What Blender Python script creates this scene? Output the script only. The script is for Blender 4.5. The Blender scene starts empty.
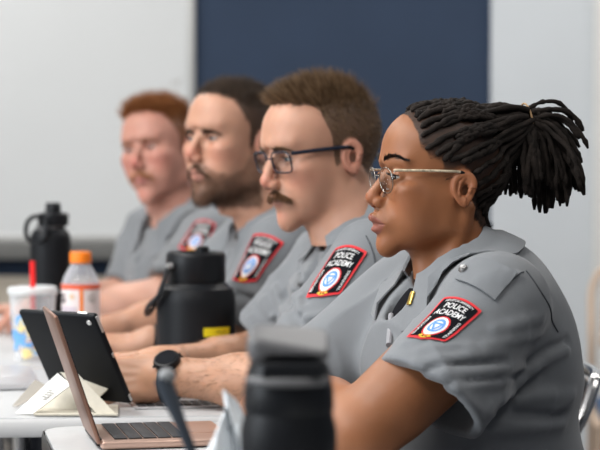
import bpy, bmesh, math, random
import numpy as np
from mathutils import Vector, Matrix
S = bpy.context.scene
COL = S.collection
RNG = np.random.default_rng(7)
random.seed(7)
A = np.array
def V3(*a): return np.array(a, dtype=np.float64)
def nrm(v):
    v = np.asarray(v, float); return v/np.linalg.norm(v)

# ------------------------------------------------------------------ camera frame
FPX = 1895.0
CAM = V3(0, 0, 1.127)
PITCH = math.atan(62/FPX)
def ray(px, py):
    X = (px-300)/FPX; Y = (225-py)/FPX
    c, s = math.cos(PITCH), math.sin(PITCH)
    return V3(X, c+s*Y, c*Y-s)
def W(px, py, d):
    r = ray(px, py); return CAM + r*(d/r[1])

# ------------------------------------------------------------------ scene helpers
def tag(o, label=None, cat=None, group=None, kind=None):
    if label: o['label'] = label
    if cat: o['category'] = cat
    if group: o['group'] = group
    if kind: o['kind'] = kind
    return o
def empty(name, loc, label=None, cat=None, group=None):
    o = bpy.data.objects.new(name, None); COL.objects.link(o)
    o.location = tuple(loc); o.empty_display_size = .05
    return tag(o, label, cat, group)
def origin_of(parent):
    o = V3(0, 0, 0)
    while parent is not None:
        o = o + np.array(parent.location); parent = parent.parent
    return o
def mesh_obj(name, verts, faces, mats, parent=None, smooth=True, fmat=None, loc=None, color=None):
    """verts in world coordinates; the object sits under its parent, its own origin at its parent's"""
    verts = np.asarray(verts, dtype=np.float64).reshape(-1, 3)
    base = origin_of(parent)
    org = base if loc is None else np.asarray(loc, float)
    me = bpy.data.meshes.new(name)
    if isinstance(faces, np.ndarray):
        n, k = faces.shape
        me.vertices.add(len(verts)); me.vertices.foreach_set('co', (verts-org).astype(np.float32).ravel())
        me.loops.add(n*k); me.loops.foreach_set('vertex_index', faces.astype(np.int32).ravel())
        me.polygons.add(n)
        me.polygons.foreach_set('loop_start', np.arange(0, n*k, k, dtype=np.int32))
        me.polygons.foreach_set('loop_total', np.full(n, k, dtype=np.int32))
        me.update(calc_edges=True)
    else:
        me.from_pydata([tuple(v) for v in (verts-org)], [], [tuple(int(i) for i in f) for f in faces])
    if not isinstance(mats, (list, tuple)): mats = [mats]
    for m in mats: me.materials.append(m)
    if fmat is not None: me.polygons.foreach_set('material_index', np.asarray(fmat, dtype=np.int32))
    me.polygons.foreach_set('use_smooth', np.full(len(me.polygons), bool(smooth)))
    if color is not None:
        at = me.color_attributes.new('tone', 'FLOAT_COLOR', 'POINT')
        c = np.ones((len(verts), 4), np.float32); c[:, :3] = color
        at.data.foreach_set('color', c.ravel())
    me.validate(); me.update()
    o = bpy.data.objects.new(name, me); COL.objects.link(o)
    if parent is not None: o.parent = parent
    o.location = tuple(org-base)
    return o
def auto_smooth(o, ang=35):
    me = o.data
    bm = bmesh.new(); bm.from_mesh(me)
    for e in bm.edges:
        if len(e.link_faces) == 2 and e.calc_face_angle(0) > math.radians(ang): e.smooth = False
    bm.to_mesh(me); bm.free()
    return o
class MB:
    """collects simple solids, then makes one mesh object"""
    def __init__(s): s.v = []; s.f = []; s.m = []
    def add(s, v, f, m=0):
        b = len(s.v); s.v += [tuple(p) for p in v]; s.f += [tuple(i+b for i in q) for q in f]; s.m += [m]*len(f)
        return s
    def box(s, c, h, R=None, m=0, bev=0.0):
        c = np.asarray(c, float); h = np.asarray(h, float); R = np.eye(3) if R is None else R
        if bev <= 0:
            P = [(x, y, z) for x in (-1, 1) for y in (-1, 1) for z in (-1, 1)]
            v = [c + (np.array(p)*h)@R for p in P]
            return s.add(v, [(0,1,3,2),(4,6,7,5),(0,4,5,1),(2,3,7,6),(0,2,6,4),(1,5,7,3)], m)
        bm = bmesh.new(); bmesh.ops.create_cube(bm, size=2)
        for q in bm.verts: q.co = Vector((q.co.x*h[0], q.co.y*h[1], q.co.z*h[2]))
        bmesh.ops.bevel(bm, geom=bm.edges[:]+bm.verts[:], offset=min(bev, .95*h.min()), segments=3, affect='EDGES', profile=.5)
        bm.verts.index_update()
        v = [c+np.array(q.co)@R for q in bm.verts]; f = [[q.index for q in g.verts] for g in bm.faces]
        bm.free(); return s.add(v, f, m)
    def tube(s, pts, r, n=10, m=0, closed=False, cap=True, flat=1.0, upv=None):
        pts = np.asarray(pts, float); k = len(pts)
        rr = np.full(k, r) if np.isscalar(r) else np.asarray(r, float)
        T = np.gradient(pts, axis=0) if not closed else np.roll(pts, -1, 0)-np.roll(pts, 1, 0)
        T /= np.linalg.norm(T, axis=1)[:, None]+1e-12
        up = np.array([0, 0, 1.]) if upv is None else np.asarray(upv, float)
        if abs(T[0]@up) > .95 and upv is None: up = np.array([1., 0, 0])
        N = up - (up@T[0])*T[0]; N /= np.linalg.norm(N)
        v = []
        for i in range(k):
            N = N-(N@T[i])*T[i]; N /= np.linalg.norm(N); B = np.cross(T[i], N)
            for j in range(n):
                a = 2*math.pi*j/n
                v.append(pts[i]+rr[i]*(math.cos(a)*N*flat+math.sin(a)*B))
        f = []
        for i in range(k if closed else k-1):
            for j in range(n):
                a, b = i*n+j, i*n+(j+1) % n; i2 = (i+1) % k
                f.append((a, b, i2*n+(j+1) % n, i2*n+j))
        if cap and not closed:
            f.append(tuple(reversed(range(n)))); f.append(tuple((k-1)*n+j for j in range(n)))
        return s.add(v, f, m)
    def lathe(s, prof, c=(0, 0, 0), n=48, m=0, R=None, sx=1.0, close=False):
        c = np.asarray(c, float); R = np.eye(3) if R is None else R
        k = len(prof); v = []
        for (r, z) in prof:
            for j in range(n):
                a = 2*math.pi*j/n
                v.append(c+np.array([max(r, 1e-5)*math.cos(a)*sx, max(r, 1e-5)*math.sin(a), z])@R)
        f = []
        for i in range(k-1 if not close else k):
            i2 = (i+1) % k
            for j in range(n):
                f.append((i*n+j, i*n+(j+1) % n, i2*n+(j+1) % n, i2*n+j))
        return s.add(v, f, m)
    def build(s, name, mats, parent=None, smooth=True, ang=35, loc=None):
        if not isinstance(mats, (list, tuple)): mats = [mats]
        o = mesh_obj(name, s.v, s.f, mats, parent, smooth, fmat=s.m, loc=loc)
        bm = bmesh.new(); bm.from_mesh(o.data)
        bmesh.ops.recalc_face_normals(bm, faces=bm.faces[:])
        bm.to_mesh(o.data); bm.free()
        if smooth: auto_smooth(o, ang)
        return o

# ------------------------------------------------------------------ materials
def mat(name, color, rough=.5, metal=0.0, sss=0.0, sheen=0.0, noise=0.0, nscale=20., bump=0.0, bscale=80., trans=0.0,
        ior=1.45, coat=0.0, attr=False, emit=0.0, sssr=(1, .35, .2), scale=.006, alpha=1.0, spec=.5, weave=0.0, wscale=900., detail=4.0, aniso=0):
    m = bpy.data.materials.new(name); m.use_nodes = True
    nt = m.node_tree; N = nt.nodes; L = nt.links
    b = N['Principled BSDF']
    b.inputs['Base Color'].default_value = (*color, 1)
    b.inputs['Roughness'].default_value = rough; b.inputs['Metallic'].default_value = metal
    b.inputs['IOR'].default_value = ior; b.inputs['Specular IOR Level'].default_value = spec
    if sss:
        b.inputs['Subsurface Weight'].default_value = sss; b.inputs['Subsurface Radius'].default_value = sssr
        b.inputs['Subsurface Scale'].default_value = scale
    if sheen: b.inputs['Sheen Weight'].default_value = sheen; b.inputs['Sheen Roughness'].default_value = .5
    if trans: b.inputs['Transmission Weight'].default_value = trans
    if coat: b.inputs['Coat Weight'].default_value = coat; b.inputs['Coat Roughness'].default_value = .12
    if alpha < 1: b.inputs['Alpha'].default_value = alpha
    if emit: b.inputs['Emission Color'].default_value = (*color, 1); b.inputs['Emission Strength'].default_value = emit
    tc = N.new('ShaderNodeTexCoord')
    src = None
    if attr:
        a = N.new('ShaderNodeAttribute'); a.attribute_name = 'tone'; src = a.outputs['Color']
    if noise:
        n = N.new('ShaderNodeTexNoise'); n.inputs['Scale'].default_value = nscale; n.inputs['Detail'].default_value = detail
        L.new(tc.outputs['Object'], n.inputs['Vector'])
        mr = N.new('ShaderNodeMapRange'); mr.inputs['To Min'].default_value = 1-noise; mr.inputs['To Max'].default_value = 1+noise
        mr.inputs['From Min'].default_value = .3; mr.inputs['From Max'].default_value = .7
        L.new(n.outputs['Fac'], mr.inputs['Value'])
        mx = N.new('ShaderNodeMix'); mx.data_type = 'RGBA'; mx.blend_type = 'MULTIPLY'; mx.inputs[0].default_value = 1
        if src is not None: L.new(src, mx.inputs[6])
        else: mx.inputs[6].default_value = (*color, 1)
        L.new(mr.outputs['Result'], mx.inputs[7]); src = mx.outputs[2]
    if src is not None: L.new(src, b.inputs['Base Color'])
    nrmout = None
    if bump:
        n = N.new('ShaderNodeTexNoise'); n.inputs['Scale'].default_value = bscale; n.inputs['Detail'].default_value = 5
        L.new(tc.outputs['Object'], n.inputs['Vector'])
        bp = N.new('ShaderNodeBump'); bp.inputs['Strength'].default_value = bump; bp.inputs['Distance'].default_value = .002
        L.new(n.outputs['Fac'], bp.inputs['Height']); nrmout = bp.outputs['Normal']
    if weave:
        w = N.new('ShaderNodeTexNoise'); w.inputs['Scale'].default_value = wscale; w.inputs['Detail'].default_value = 2
        L.new(tc.outputs['Object'], w.inputs['Vector'])
        bp2 = N.new('ShaderNodeBump'); bp2.inputs['Strength'].default_value = weave; bp2.inputs['Distance'].default_value = .0006
        L.new(w.outputs['Fac'], bp2.inputs['Height'])
        if nrmout is not None: L.new(nrmout, bp2.inputs['Normal'])
        nrmout = bp2.outputs['Normal']
    if nrmout is not None: L.new(nrmout, b.inputs['Normal'])
    return m

# ------------------------------------------------------------------ implicit surfaces
def ln(p): return np.sqrt(np.einsum('ij,ij->i', p, p))
def ell(p, c, r, R=None):
    q = p-np.asarray(c, p.dtype)
    if R is not None: q = q@np.asarray(R, p.dtype).T          # rows of R are the local axes
    r = np.asarray(r, p.dtype); q = q/r
    k0 = ln(q); k1 = ln(q/r)
    return k0*(k0-1)/(k1+1e-9)
def sph(p, c, r): return ln(p-np.asarray(c, p.dtype))-r
def cone(p, a, b, ra, rb):
    a = np.asarray(a, p.dtype); b = np.asarray(b, p.dtype); ba = b-a
    q = p-a; t = np.clip(q@ba/(ba@ba), 0, 1)
    return ln(q-t[:, None]*ba)-(ra+(rb-ra)*t)
def box(p, c, h, r, R=None):
    q = p-np.asarray(c, p.dtype)
    if R is not None: q = q@np.asarray(R, p.dtype).T
    q = np.abs(q)-(np.asarray(h, p.dtype)-r)
    return ln(np.maximum(q, 0))+np.minimum(q.max(1), 0)-r
def smin(a, b, k):
    h = np.maximum(k-np.abs(a-b), 0)/k
    return np.minimum(a, b)-h*h*h*k/6
def smax(a, b, k): return -smin(-a, -b, k)
def sub(a, b, k): return smax(a, -b, k)
def gauss_seg(p, a, b, w):
    d = cone(p, a, b, 0, 0); return np.exp(-(d/w)**2)

def nets(f, lo, hi, h, newton=1, BK=8):
    lo = np.asarray(lo, float); hi = np.asarray(hi, float)
    nb = np.maximum(1, np.ceil((hi-lo)/h/BK)).astype(int)
    n = nb*BK
    bi = np.stack(np.meshgrid(*[np.arange(k) for k in nb], indexing='ij'), -1).reshape(-1, 3)
    ctr = (lo+(bi*BK+(BK-1)/2)*h).astype(np.float32)
    fc = f(ctr)
    keep = np.abs(fc) < BK*h*.87*1.45+h*1.5
    Vv = np.where(fc < 0, -1e3, 1e3).astype(np.float32).reshape(nb)
    Vv = np.repeat(np.repeat(np.repeat(Vv, BK, 0), BK, 1), BK, 2)
    off = np.stack(np.meshgrid(*[np.arange(BK)]*3, indexing='ij'), -1).reshape(-1, 3)
    kb = bi[keep]
    step = 1500
    for s in range(0, len(kb), step):
        idx = (kb[s:s+step, None, :]*BK+off[None]).reshape(-1, 3)
        val = f((lo+idx*h).astype(np.float32))
        Vv[idx[:, 0], idx[:, 1], idx[:, 2]] = val
    ins = Vv < 0
    c = ins[:-1, :-1, :-1].astype(np.uint8)
    cnt = np.zeros(c.shape, np.uint8)
    for dx in (0, 1):
        for dy in (0, 1):
            for dz in (0, 1):
                cnt += ins[dx:n[0]-1+dx, dy:n[1]-1+dy, dz:n[2]-1+dz]
    act = np.argwhere((cnt > 0) & (cnt < 8))
    cid = np.full(cnt.shape, -1, np.int32); cid[act[:, 0], act[:, 1], act[:, 2]] = np.arange(len(act))
    acc = np.zeros((len(act), 3)); num = np.zeros(len(act))
    cor = [(x, y, z) for x in (0, 1) for y in (0, 1) for z in (0, 1)]
    cv = {q: Vv[act[:, 0]+q[0], act[:, 1]+q[1], act[:, 2]+q[2]] for q in cor}
    for q in cor:
        for ax in range(3):
            if q[ax] == 0:
                q2 = list(q); q2[ax] = 1; q2 = tuple(q2)
                va, vb = cv[q], cv[q2]; m = (va < 0) != (vb < 0)
                t = np.where(m, va/np.where(m, va-vb, 1), 0)
                pos = np.tile(np.array(q, float), (len(act), 1)); pos[:, ax] = t
                acc[m] += pos[m]; num[m] += 1
    v = lo+(act+acc/num[:, None])*h
    F = []
    for ax in range(3):
        u, w = (ax+1) % 3, (ax+2) % 3
        sl0 = [slice(None)]*3; sl1 = [slice(None)]*3
        sl0[ax] = slice(0, -1); sl1[ax] = slice(1, None)
        A0, A1 = ins[tuple(sl0)], ins[tuple(sl1)]
        e = np.argwhere(A0 != A1)
        ok = (e[:, u] > 0) & (e[:, w] > 0) & (e[:, u] < n[u]-1) & (e[:, w] < n[w]-1)
        e = e[ok]
        if not len(e): continue
        q = []
        for du, dw in ((-1, -1), (0, -1), (0, 0), (-1, 0)):
            g = e.copy(); g[:, u] += du; g[:, w] += dw
            q.append(cid[g[:, 0], g[:, 1], g[:, 2]])
        q = np.stack(q, 1)
        flip = ~A0[e[:, 0], e[:, 1], e[:, 2]]
        q[flip] = q[flip][:, ::-1]
        F.append(q)
    F = np.concatenate(F)
    for _ in range(newton):
        g, d = grad(f, v, h*.5)
        stepv = np.clip(d, -h, h)[:, None]*g
        v = v-stepv
    return v, F
def grad(f, v, e):
    v = v.astype(np.float64); d0 = f(v)
    g = np.stack([f(v+np.eye(3)[i]*e)-f(v-np.eye(3)[i]*e) for i in range(3)], 1)/(2*e)
    gl = np.linalg.norm(g, axis=1)[:, None]+1e-9
    return g/gl, d0/np.clip(gl[:, 0], .4, 3)
def project(f, v, off=0.0, it=4, e=.002):
    v = np.asarray(v, float)
    for _ in range(it):
        g, d = grad(f, v, e); v = v-(d-off)[:, None]*g
    return v
def push_out(f, v, off, it=3, e=.002):
    v = np.asarray(v, float)
    for _ in range(it):
        g, d = grad(f, v, e); v = v+np.maximum(off-d, 0)[:, None]*g
    return v
def trace(f, px, py, d0, d1, n=80):
    """first point of the implicit surface along the view line through a pixel, between two depths"""
    ds = np.linspace(d0, d1, n); pts = np.stack([W(px, py, d) for d in ds])
    val = f(pts); i = np.argmax(val < 0)
    if not (val < 0).any(): return pts[np.argmin(val)]
    if i == 0: return pts[0]
    t = val[i-1]/(val[i-1]-val[i]); return pts[i-1]*(1-t)+pts[i]*t
def vnoise(p, s, seed=0):
    """smooth pseudo noise in about -1..1 from summed sines"""
    r = np.random.default_rng(seed); o = np.zeros(len(p))
    for i in range(6):
        k = r.normal(size=3); k *= s*(.7+.8*r.random())/np.linalg.norm(k)
        o += np.sin(p@k+r.random()*6.28)
    return o/3.0
def strands(roots, dirs, length, r0, nseg=4, bend=None, jitter=0.0, color=None, sides=3, taper=.15, curl=0.0):
    """many tapered hairs as one vertex and face array"""
    n = len(roots); pts = np.zeros((n, nseg+1, 3)); pts[:, 0] = roots
    d = dirs/np.linalg.norm(dirs, axis=1)[:, None]
    L = np.broadcast_to(np.asarray(length, float), (n,))/nseg
    ph = RNG.random(n)*6.28
    side = np.cross(d, RNG.normal(size=(n, 3))); side /= np.linalg.norm(side, axis=1)[:, None]
    for s in range(1, nseg+1):
        dd = d + (RNG.normal(size=(n, 3))*jitter)
        if curl: dd = dd+curl*np.sin(ph+s*1.3)[:, None]*side
        dd /= np.linalg.norm(dd, axis=1)[:, None]
        pts[:, s] = pts[:, s-1]+dd*L[:, None]
        if bend is not None: d = d+bend/nseg; d /= np.linalg.norm(d, axis=1)[:, None]
    T = np.gradient(pts, axis=1); T /= np.linalg.norm(T, axis=2)[:, :, None]+1e-12
    up = np.cross(T, RNG.normal(size=(n, 1, 3))); up /= np.linalg.norm(up, axis=2)[:, :, None]+1e-12
    B = np.cross(T, up)
    rad = np.broadcast_to(np.asarray(r0, float), (n,))[:, None]*np.linspace(1, taper, nseg+1)[None]
    vs = []
    for j in range(sides):
        a = 2*math.pi*j/sides
        vs.append(pts+rad[:, :, None]*(math.cos(a)*up+math.sin(a)*B))
    Vt = np.stack(vs, 2)                                   # n, seg+1, sides, 3
    idx = np.arange(n*(nseg+1)*sides).reshape(n, nseg+1, sides)
    nx = np.roll(idx, -1, 2)
    F = np.stack([idx[:, :-1], nx[:, :-1], nx[:, 1:], idx[:, 1:]], -1).reshape(-1, 4)
    C = None
    if color is not None: C = np.repeat(np.asarray(color), (nseg+1)*sides, 0)
    return Vt.reshape(-1, 3), F, C

from mathutils.bvhtree import BVHTree
def hit(o, px, py):
    """where the view line through a pixel meets an object: point and normal"""
    org = origin_of(o)
    bm = bmesh.new(); bm.from_mesh(o.data); t = BVHTree.FromBMesh(bm); bm.free()
    r = ray(px, py); r = r/np.linalg.norm(r)
    p, n, i, d = t.ray_cast(Vector(tuple(CAM-org)), Vector(tuple(r)))
    if p is None: return None, None
    n = A(n); n = n if n@r < 0 else -n
    return A(p)+org, n
# ------------------------------------------------------------------ heads (millimetres: x forward, y left, z up, ear canal level)
HD = dict(nas=(91, 27), tip=(119, -16), sub=(103, -31), ul=(105, -46), sto=(99, -53.5), ll=(103, -62), sul=(94, -73),
          chin=(95, -88), men=(84, -106), eye=(76, 31.5, 15), fore=(93, 66), top=128, back=-98, cw=76, fw=62, jaw=50, jz=-62,
          cheek=62, lipw=24, nosew=16, nb=7.0, lipr=5.5, lipl=6.5, brow=1.0, open=5.0, neck=57, ear=1.0, s=1.0, alaz=-25, mouth=0.0, eyer=12.0)
def head_pars(**k):
    q = dict(HD); q.update(k); return q
def ear_frame(q):
    # origin at the ear, axes: u forward in the ear's plane, v up, w outward
    w = nrm((.30, .94, .08)); v = nrm(V3(-.20, .03, .98)-w*(V3(-.20, .03, .98)@w)); u = np.cross(v, w)
    return V3(-9, 75.5*q['cw']/76, 5), u, v, w
def ear_sdf(Q, q):
    O, u, v, w = ear_frame(q); k = q['ear']
    r = (Q-O.astype(Q.dtype))/k
    a, b, c = r@u.astype(Q.dtype), r@v.astype(Q.dtype), r@w.astype(Q.dtype)
    aa = a + .12*b*0 - np.where(b < -8, (-(b+8))*.18, 0)            # lobe drifts forward
    wid = (16+np.clip((b+10)*.10, -4, 2.6))*q.get('earw', 1.0)
    qx = aa/wid; qy = b/30
    rad = np.sqrt(qx*qx+qy*qy); flat = (rad-1)*15
    cup = c-2.0-.10*np.maximum(-aa, 0)
    disc = np.maximum(flat, np.abs(cup)-2.6)
    disc = smax(flat, np.abs(cup)-2.8, 4)
    ring = np.sqrt((flat+3.2)**2+(cup-2.8)**2)-3.2                   # helix
    ring = np.maximum(ring, np.where((aa > 6) & (b < 4), 3.0, -50))
    d = smin(disc, ring, 3.5)
    anti = cone(np.stack([aa, b, cup], 1), (-6, -12, 2.5), (-7, 8, 2.5), 3.0, 2.6)
    anti = smin(anti, cone(np.stack([aa, b, cup], 1), (-7, 8, 2.5), (-1, 19, 2.0), 2.6, 2.0), 4)
    d = smin(d, anti, 3)
    bowl = ell(np.stack([aa, b, cup], 1), (2, -2, 4), (7.5, 11.5, 8))
    d = sub(d, bowl, 3)
    trag = ell(np.stack([aa, b, cup], 1), (11.5, -2, 2.2), (4, 6, 3.6))
    d = smin(d, trag, 3)
    lobe = ell(np.stack([aa, b, cup], 1), (3, -23, .5), (8, 8, 4.2))
    d = smin(d, lobe, 5)
    return d*k*.8
def head_sdf(P, q, neck=None):
    """P in head millimetres; neck: list of (a,b,ra,rb,k) cones also in head millimetres"""
    x, y, z = P[:, 0], P[:, 1], P[:, 2]; a = np.sqrt(y*y+.3)
    Q = np.stack([x, a, z], 1)
    cw = q['cw']; top = q['top']; bk = q['back']
    zc = top-86
    fr = q.get('front', 94)
    d = ell(Q, ((bk+fr)/2, 0, zc), ((fr-bk)/2, cw, 86))
    fx, fz = q['fore']
    d = smin(d, ell(Q, (fx-58, 0, fz-8), (58, q['fw'], 54)), 34)
    # face mass and cheeks
    d = smin(d, ell(Q, (38, 0, -12), (50, q['cheek'], 66)), 30)
    d = smin(d, ell(Q, (60, 42, -12), (20, 17, 18)), 34)
    d = smin(d, ell(Q, (52, 33, -40), (26, 24, 30)), 34)
    d = smin(d, ell(Q, (22, 44, -34), (30, 18, 34)), 34)
    ulx, ulz = q['ul']; cx, cz = q['chin']; mx, mz = q['men']
    d = smin(d, ell(Q, (ulx-35, 0, ulz-4), (30, 33, 30)), 24)
    # jaw
    J = q['jaw']; jz = q['jz']
    d = smin(d, cone(Q, (6, J, jz), (mx-14, 13, mz+17), 13, 13), 30)
    d = smin(d, cone(Q, (4, J+4, jz+42), (6, J, jz), 11, 12), 34)
    d = smin(d, ell(Q, (cx-17, 0, (cz+mz)/2+1), (17, 19, abs(mz-cz)*.5+11)), 18)
    d = smin(d, ell(Q, (34, 0, jz+6), (44, J-2, 36)), 30)
    for (na, nb_, ra, rb, k) in (neck or ()):
        d = smin(d, cone(P, na, nb_, ra, rb), k)
    # brow and sockets
    ex, ey, ez = q['eye']; nx, nz = q['nas']
    br = q['brow']
    d = smin(d, cone(Q, (nx+1, 9, nz+14), (nx-16, 42, nz+15), 6.5*br, 6), 26)
    d = sub(d, ell(Q, (ex+17, ey+1, ez-1), (17, 19, 12.5)), 14)
    d = sub(d, ell(Q, (nx+5, 0, nz), (9, 11, 9)), 14)
    d = smin(d, ell(Q, (70, 42, ez-19), (16, 17, 11)), 22)
    # nose
    tx, tz = q['tip']; sx, sz = q['sub']; nw = q['nosew']; nb = q['nb']
    d = smin(d, cone(Q, (nx-4, 0, nz), (tx-9-1.5, 0, tz+4), nb, nb+1.5), 12)
    d = smin(d, ell(Q, (tx-10.5, 0, tz), (10.5, 10.5, 9.5)), 8)
    d = smin(d, ell(Q, (tx-19, nw-6, q['alaz']+1), (11, 7.2, 8.2)), 8)
    d = smin(d, cone(Q, (sx-4, 0, sz+5), (tx-9, 0, tz-4), 4.2, 5), 7)
    d = sub(d, cone(Q, (tx-16, nw-9, q['alaz']-9), (tx-19, nw-9, q['alaz']+3), 2.9, 2.3), 3)
    # lips
    sx2, sz2 = q['sto']; lx, lz = q['ll']; lw = q['lipw']; lr = q['lipr']; ll = q['lipl']
    yc = lw
    cornx = sx2-11
    d = smin(d, cone(Q, (ulx-lr+.8, 5, ulz-1.5), (cornx, yc, sz2+1.2), lr, 2.6), 7)
    d = smin(d, cone(Q, (ulx-lr-.2, 0, ulz-2.5), (ulx-lr+.8, 5, ulz-1.5), lr, lr), 4)
    d = smin(d, cone(Q, (lx-ll, 0, lz+.5), (cornx-1, yc-3, sz2-2.0), ll, 2.8), 7)
    d = sub(d, ell(Q, (sx+3.5, 0, (sz+ulz)/2), (4.5, 3.2, 7)), 6)                      # philtrum
    d = sub(d, ell(Q, (q['sul'][0]+7, 0, q['sul'][1]), (7.5, 20, 5.5)), 9)              # fold above the chin
    mo = q['mouth']
    d = sub(d, cone(Q, (sx2+8, 0, sz2), (sx2+3, 10, sz2-.2), 1.1+mo, 1.1+mo), 3.0)
    d = sub(d, cone(Q, (sx2+3, 10, sz2-.2), (cornx+1, yc+1, sz2-.6), 1.1+mo, .9), 3.0)
    d = sub(d, cone(Q, (98, nw+3, q['alaz']+2), (cornx+5, yc+9, sz2+4), 1.2, 1.2), 9)   # smile fold
    # lids
    R = q['eyer']; E = V3(ex, ey, ez)
    d = smin(d, sph(Q, E, R+1.7), 6)
    th = np.array([.10, 1, 0.03])
    o = q['open']
    sl = Q-E.astype(Q.dtype)
    tilt = sl[:, 2]-.07*(sl[:, 1])
    ap = np.sqrt((sl[:, 1]/13.2)**2+(np.where(tilt > 0, tilt/(o*1.08), tilt/(o*.92)))**2)
    apd = (ap-1)*o
    apd = np.maximum(apd, -(sl[:, 0]-3))
    d = sub(d, apd, 1.2)
    # upper lid crease
    cr = np.sqrt((sl[:, 1]/15.5)**2+(np.maximum(tilt, 0)/(o+4.4))**2)
    crd = np.abs(cr-1)*(o+4)-.5
    crd = np.maximum(np.maximum(crd, -tilt+2), -(sl[:, 0]-2)); crd = np.maximum(crd, np.abs(sl[:, 0]-R)-6)
    d = sub(d, crd, 2.4)
    # ears
    near = (np.abs(x+9) < 45) & (np.abs(z-5) < 55) & (a > cw-26)
    if near.any():
        e = np.full(len(d), 50., d.dtype); e[near] = ear_sdf(Q[near], q).astype(d.dtype)
        d = smin(d, e, 6)
    return d
class Head:
    def __init__(s, center, yaw, pitch, roll, q):
        t, p, r = [math.radians(v) for v in (yaw, pitch, roll)]
        F0 = V3(-math.cos(t), -math.sin(t), 0); L0 = V3(math.sin(t), -math.cos(t), 0); U0 = V3(0, 0, 1)
        F = F0*math.cos(p)+U0*math.sin(p); U = -F0*math.sin(p)+U0*math.cos(p)
        s.L = L0*math.cos(r)+U*math.sin(r); s.U = U*math.cos(r)-L0*math.sin(r); s.F = F
        s.M = np.stack([s.F, s.L, s.U]); s.C = np.asarray(center, float); s.q = q; s.s = q['s']; s.neck = []
    def w(s, p): return s.C+s.s/1000*(np.asarray(p, float)@s.M)
    def d(s, v): return np.asarray(v, float)@s.M
    def l(s, p): return ((np.asarray(p, float)-s.C)@s.M.T)*1000/s.s
    def f(s, P): return head_sdf(P, s.q, s.neck)
    def mesh(s, h=1.7, zlo=-150):
        return nets(s.f, (-118, -98, zlo), (132, 98, s.q['top']+8), h)
    def lids(s): pass
def ss(e0, e1, x):
    t = np.clip((x-e0)/(e1-e0), 0, 1); return t*t*(3-2*t)
def mixc(c, k, m): return c*(1-m[:, None])+np.asarray(k)[None]*m[:, None]
def lip_mask(P, q):
    x, a, z = P[:, 0], np.abs(P[:, 1]), P[:, 2]
    ulx, ulz = q['ul']; lx, lz = q['ll']; sz = q['sto'][1]; lw = q['lipw']
    t = np.clip(a/(lw+1.5), 0, 1)
    hi = ulz+4.0-1.6*np.exp(-(a/3.0)**2)-(ulz+4.0-sz)*t**1.7
    lo = lz-6.0+(sz-lz+6.0)*t**2.2
    return ss(1.0, -.6, z-hi)*ss(-1.0, .6, z-lo)*ss(1.0, .96, a/(lw+1.5))*(x > 65)
def eye_pair(H, parent, iris, sclera=(.74, .70, .66), gaze=(1, 0, 0), names='eye'):
    q = H.q; ex, ey, ez = q['eye']; R = q['eyer']
    for sgn in (1, -1):
        E = V3(ex, sgn*ey, ez)
        g = nrm(np.asarray(gaze, float)); up = V3(0, 0, 1); sd = nrm(np.cross(up, g)); up = np.cross(g, sd)
        v = []; n = 40; rings = list(np.radians([0, 5, 9.5, 12, 16, 20, 24, 27.5, 30, 36, 45, 60, 75, 90, 110, 130, 150, 170]))
        for t in rings:
            bulge = R*(1+.035*math.exp(-(t/.42)**2))
            for j in range(n):
                p = 2*math.pi*j/n
                v.append(E+bulge*(math.cos(t)*g+math.sin(t)*(math.cos(p)*sd+math.sin(p)*up)))
        f = []; fm = []
        for i in range(len(rings)-1):
            for j in range(n):
                f.append((i*n+j, i*n+(j+1) % n, (i+1)*n+(j+1) % n, (i+1)*n+j))
                t = math.degrees(rings[i])
                fm.append(2 if t < 11.9 else (1 if t < 27 else (3 if t < 29.9 else 0)))
        mesh_obj('eye', H.w(v), f, [M['sclera'], iris, M['pupil'], M['limbus']], parent, fmat=fm)
# ------------------------------------------------------------------ bodies and clothes
def hand_cones(curl, spread=(5, 1, -3, -7), thumb=(30, 12)):
    """finger bones in hand millimetres; x to the fingers, y to the thumb, z to the back of the hand"""
    out = []
    base = [(88, 27, 0), (92, 9, 2), (88, -9, 1), (80, -26, -2)]
    seg = [(43, 26, 19), (48, 30, 20), (44, 28, 19), (34, 21, 17)]
    rad = [(9.2, 8.4, 7.4, 6.2), (9.6, 8.6, 7.6, 6.4), (9.0, 8.2, 7.2, 6.0), (8.0, 7.2, 6.4, 5.4)]
    for i in range(4):
        p = V3(*base[i]); ang = 0; sp = math.radians(spread[i]); ch = []
        c = curl[i] if isinstance(curl[0], (tuple, list)) else curl
        for k in range(3):
            ang += math.radians(c[k]); L = seg[i][k]
            n = p+L*V3(math.cos(ang)*math.cos(sp), math.cos(ang)*math.sin(sp), -math.sin(ang))
            ch.append((p, n, rad[i][k], rad[i][k+1])); p = n
        out.append(ch)
    t, u = [math.radians(v) for v in thumb]
    p = V3(18, 26, -8); ch = []; ang = t
    for L, r0, r1, da in ((42, 13, 10.5, 0), (32, 10.2, 8.8, -u), (25, 8.8, 6.8, -u)):
        ang += da; n = p+L*V3(math.cos(ang), math.sin(ang), -.28); ch.append((p, n, r0, r1)); p = n
    out.append(ch)
    return out
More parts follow.
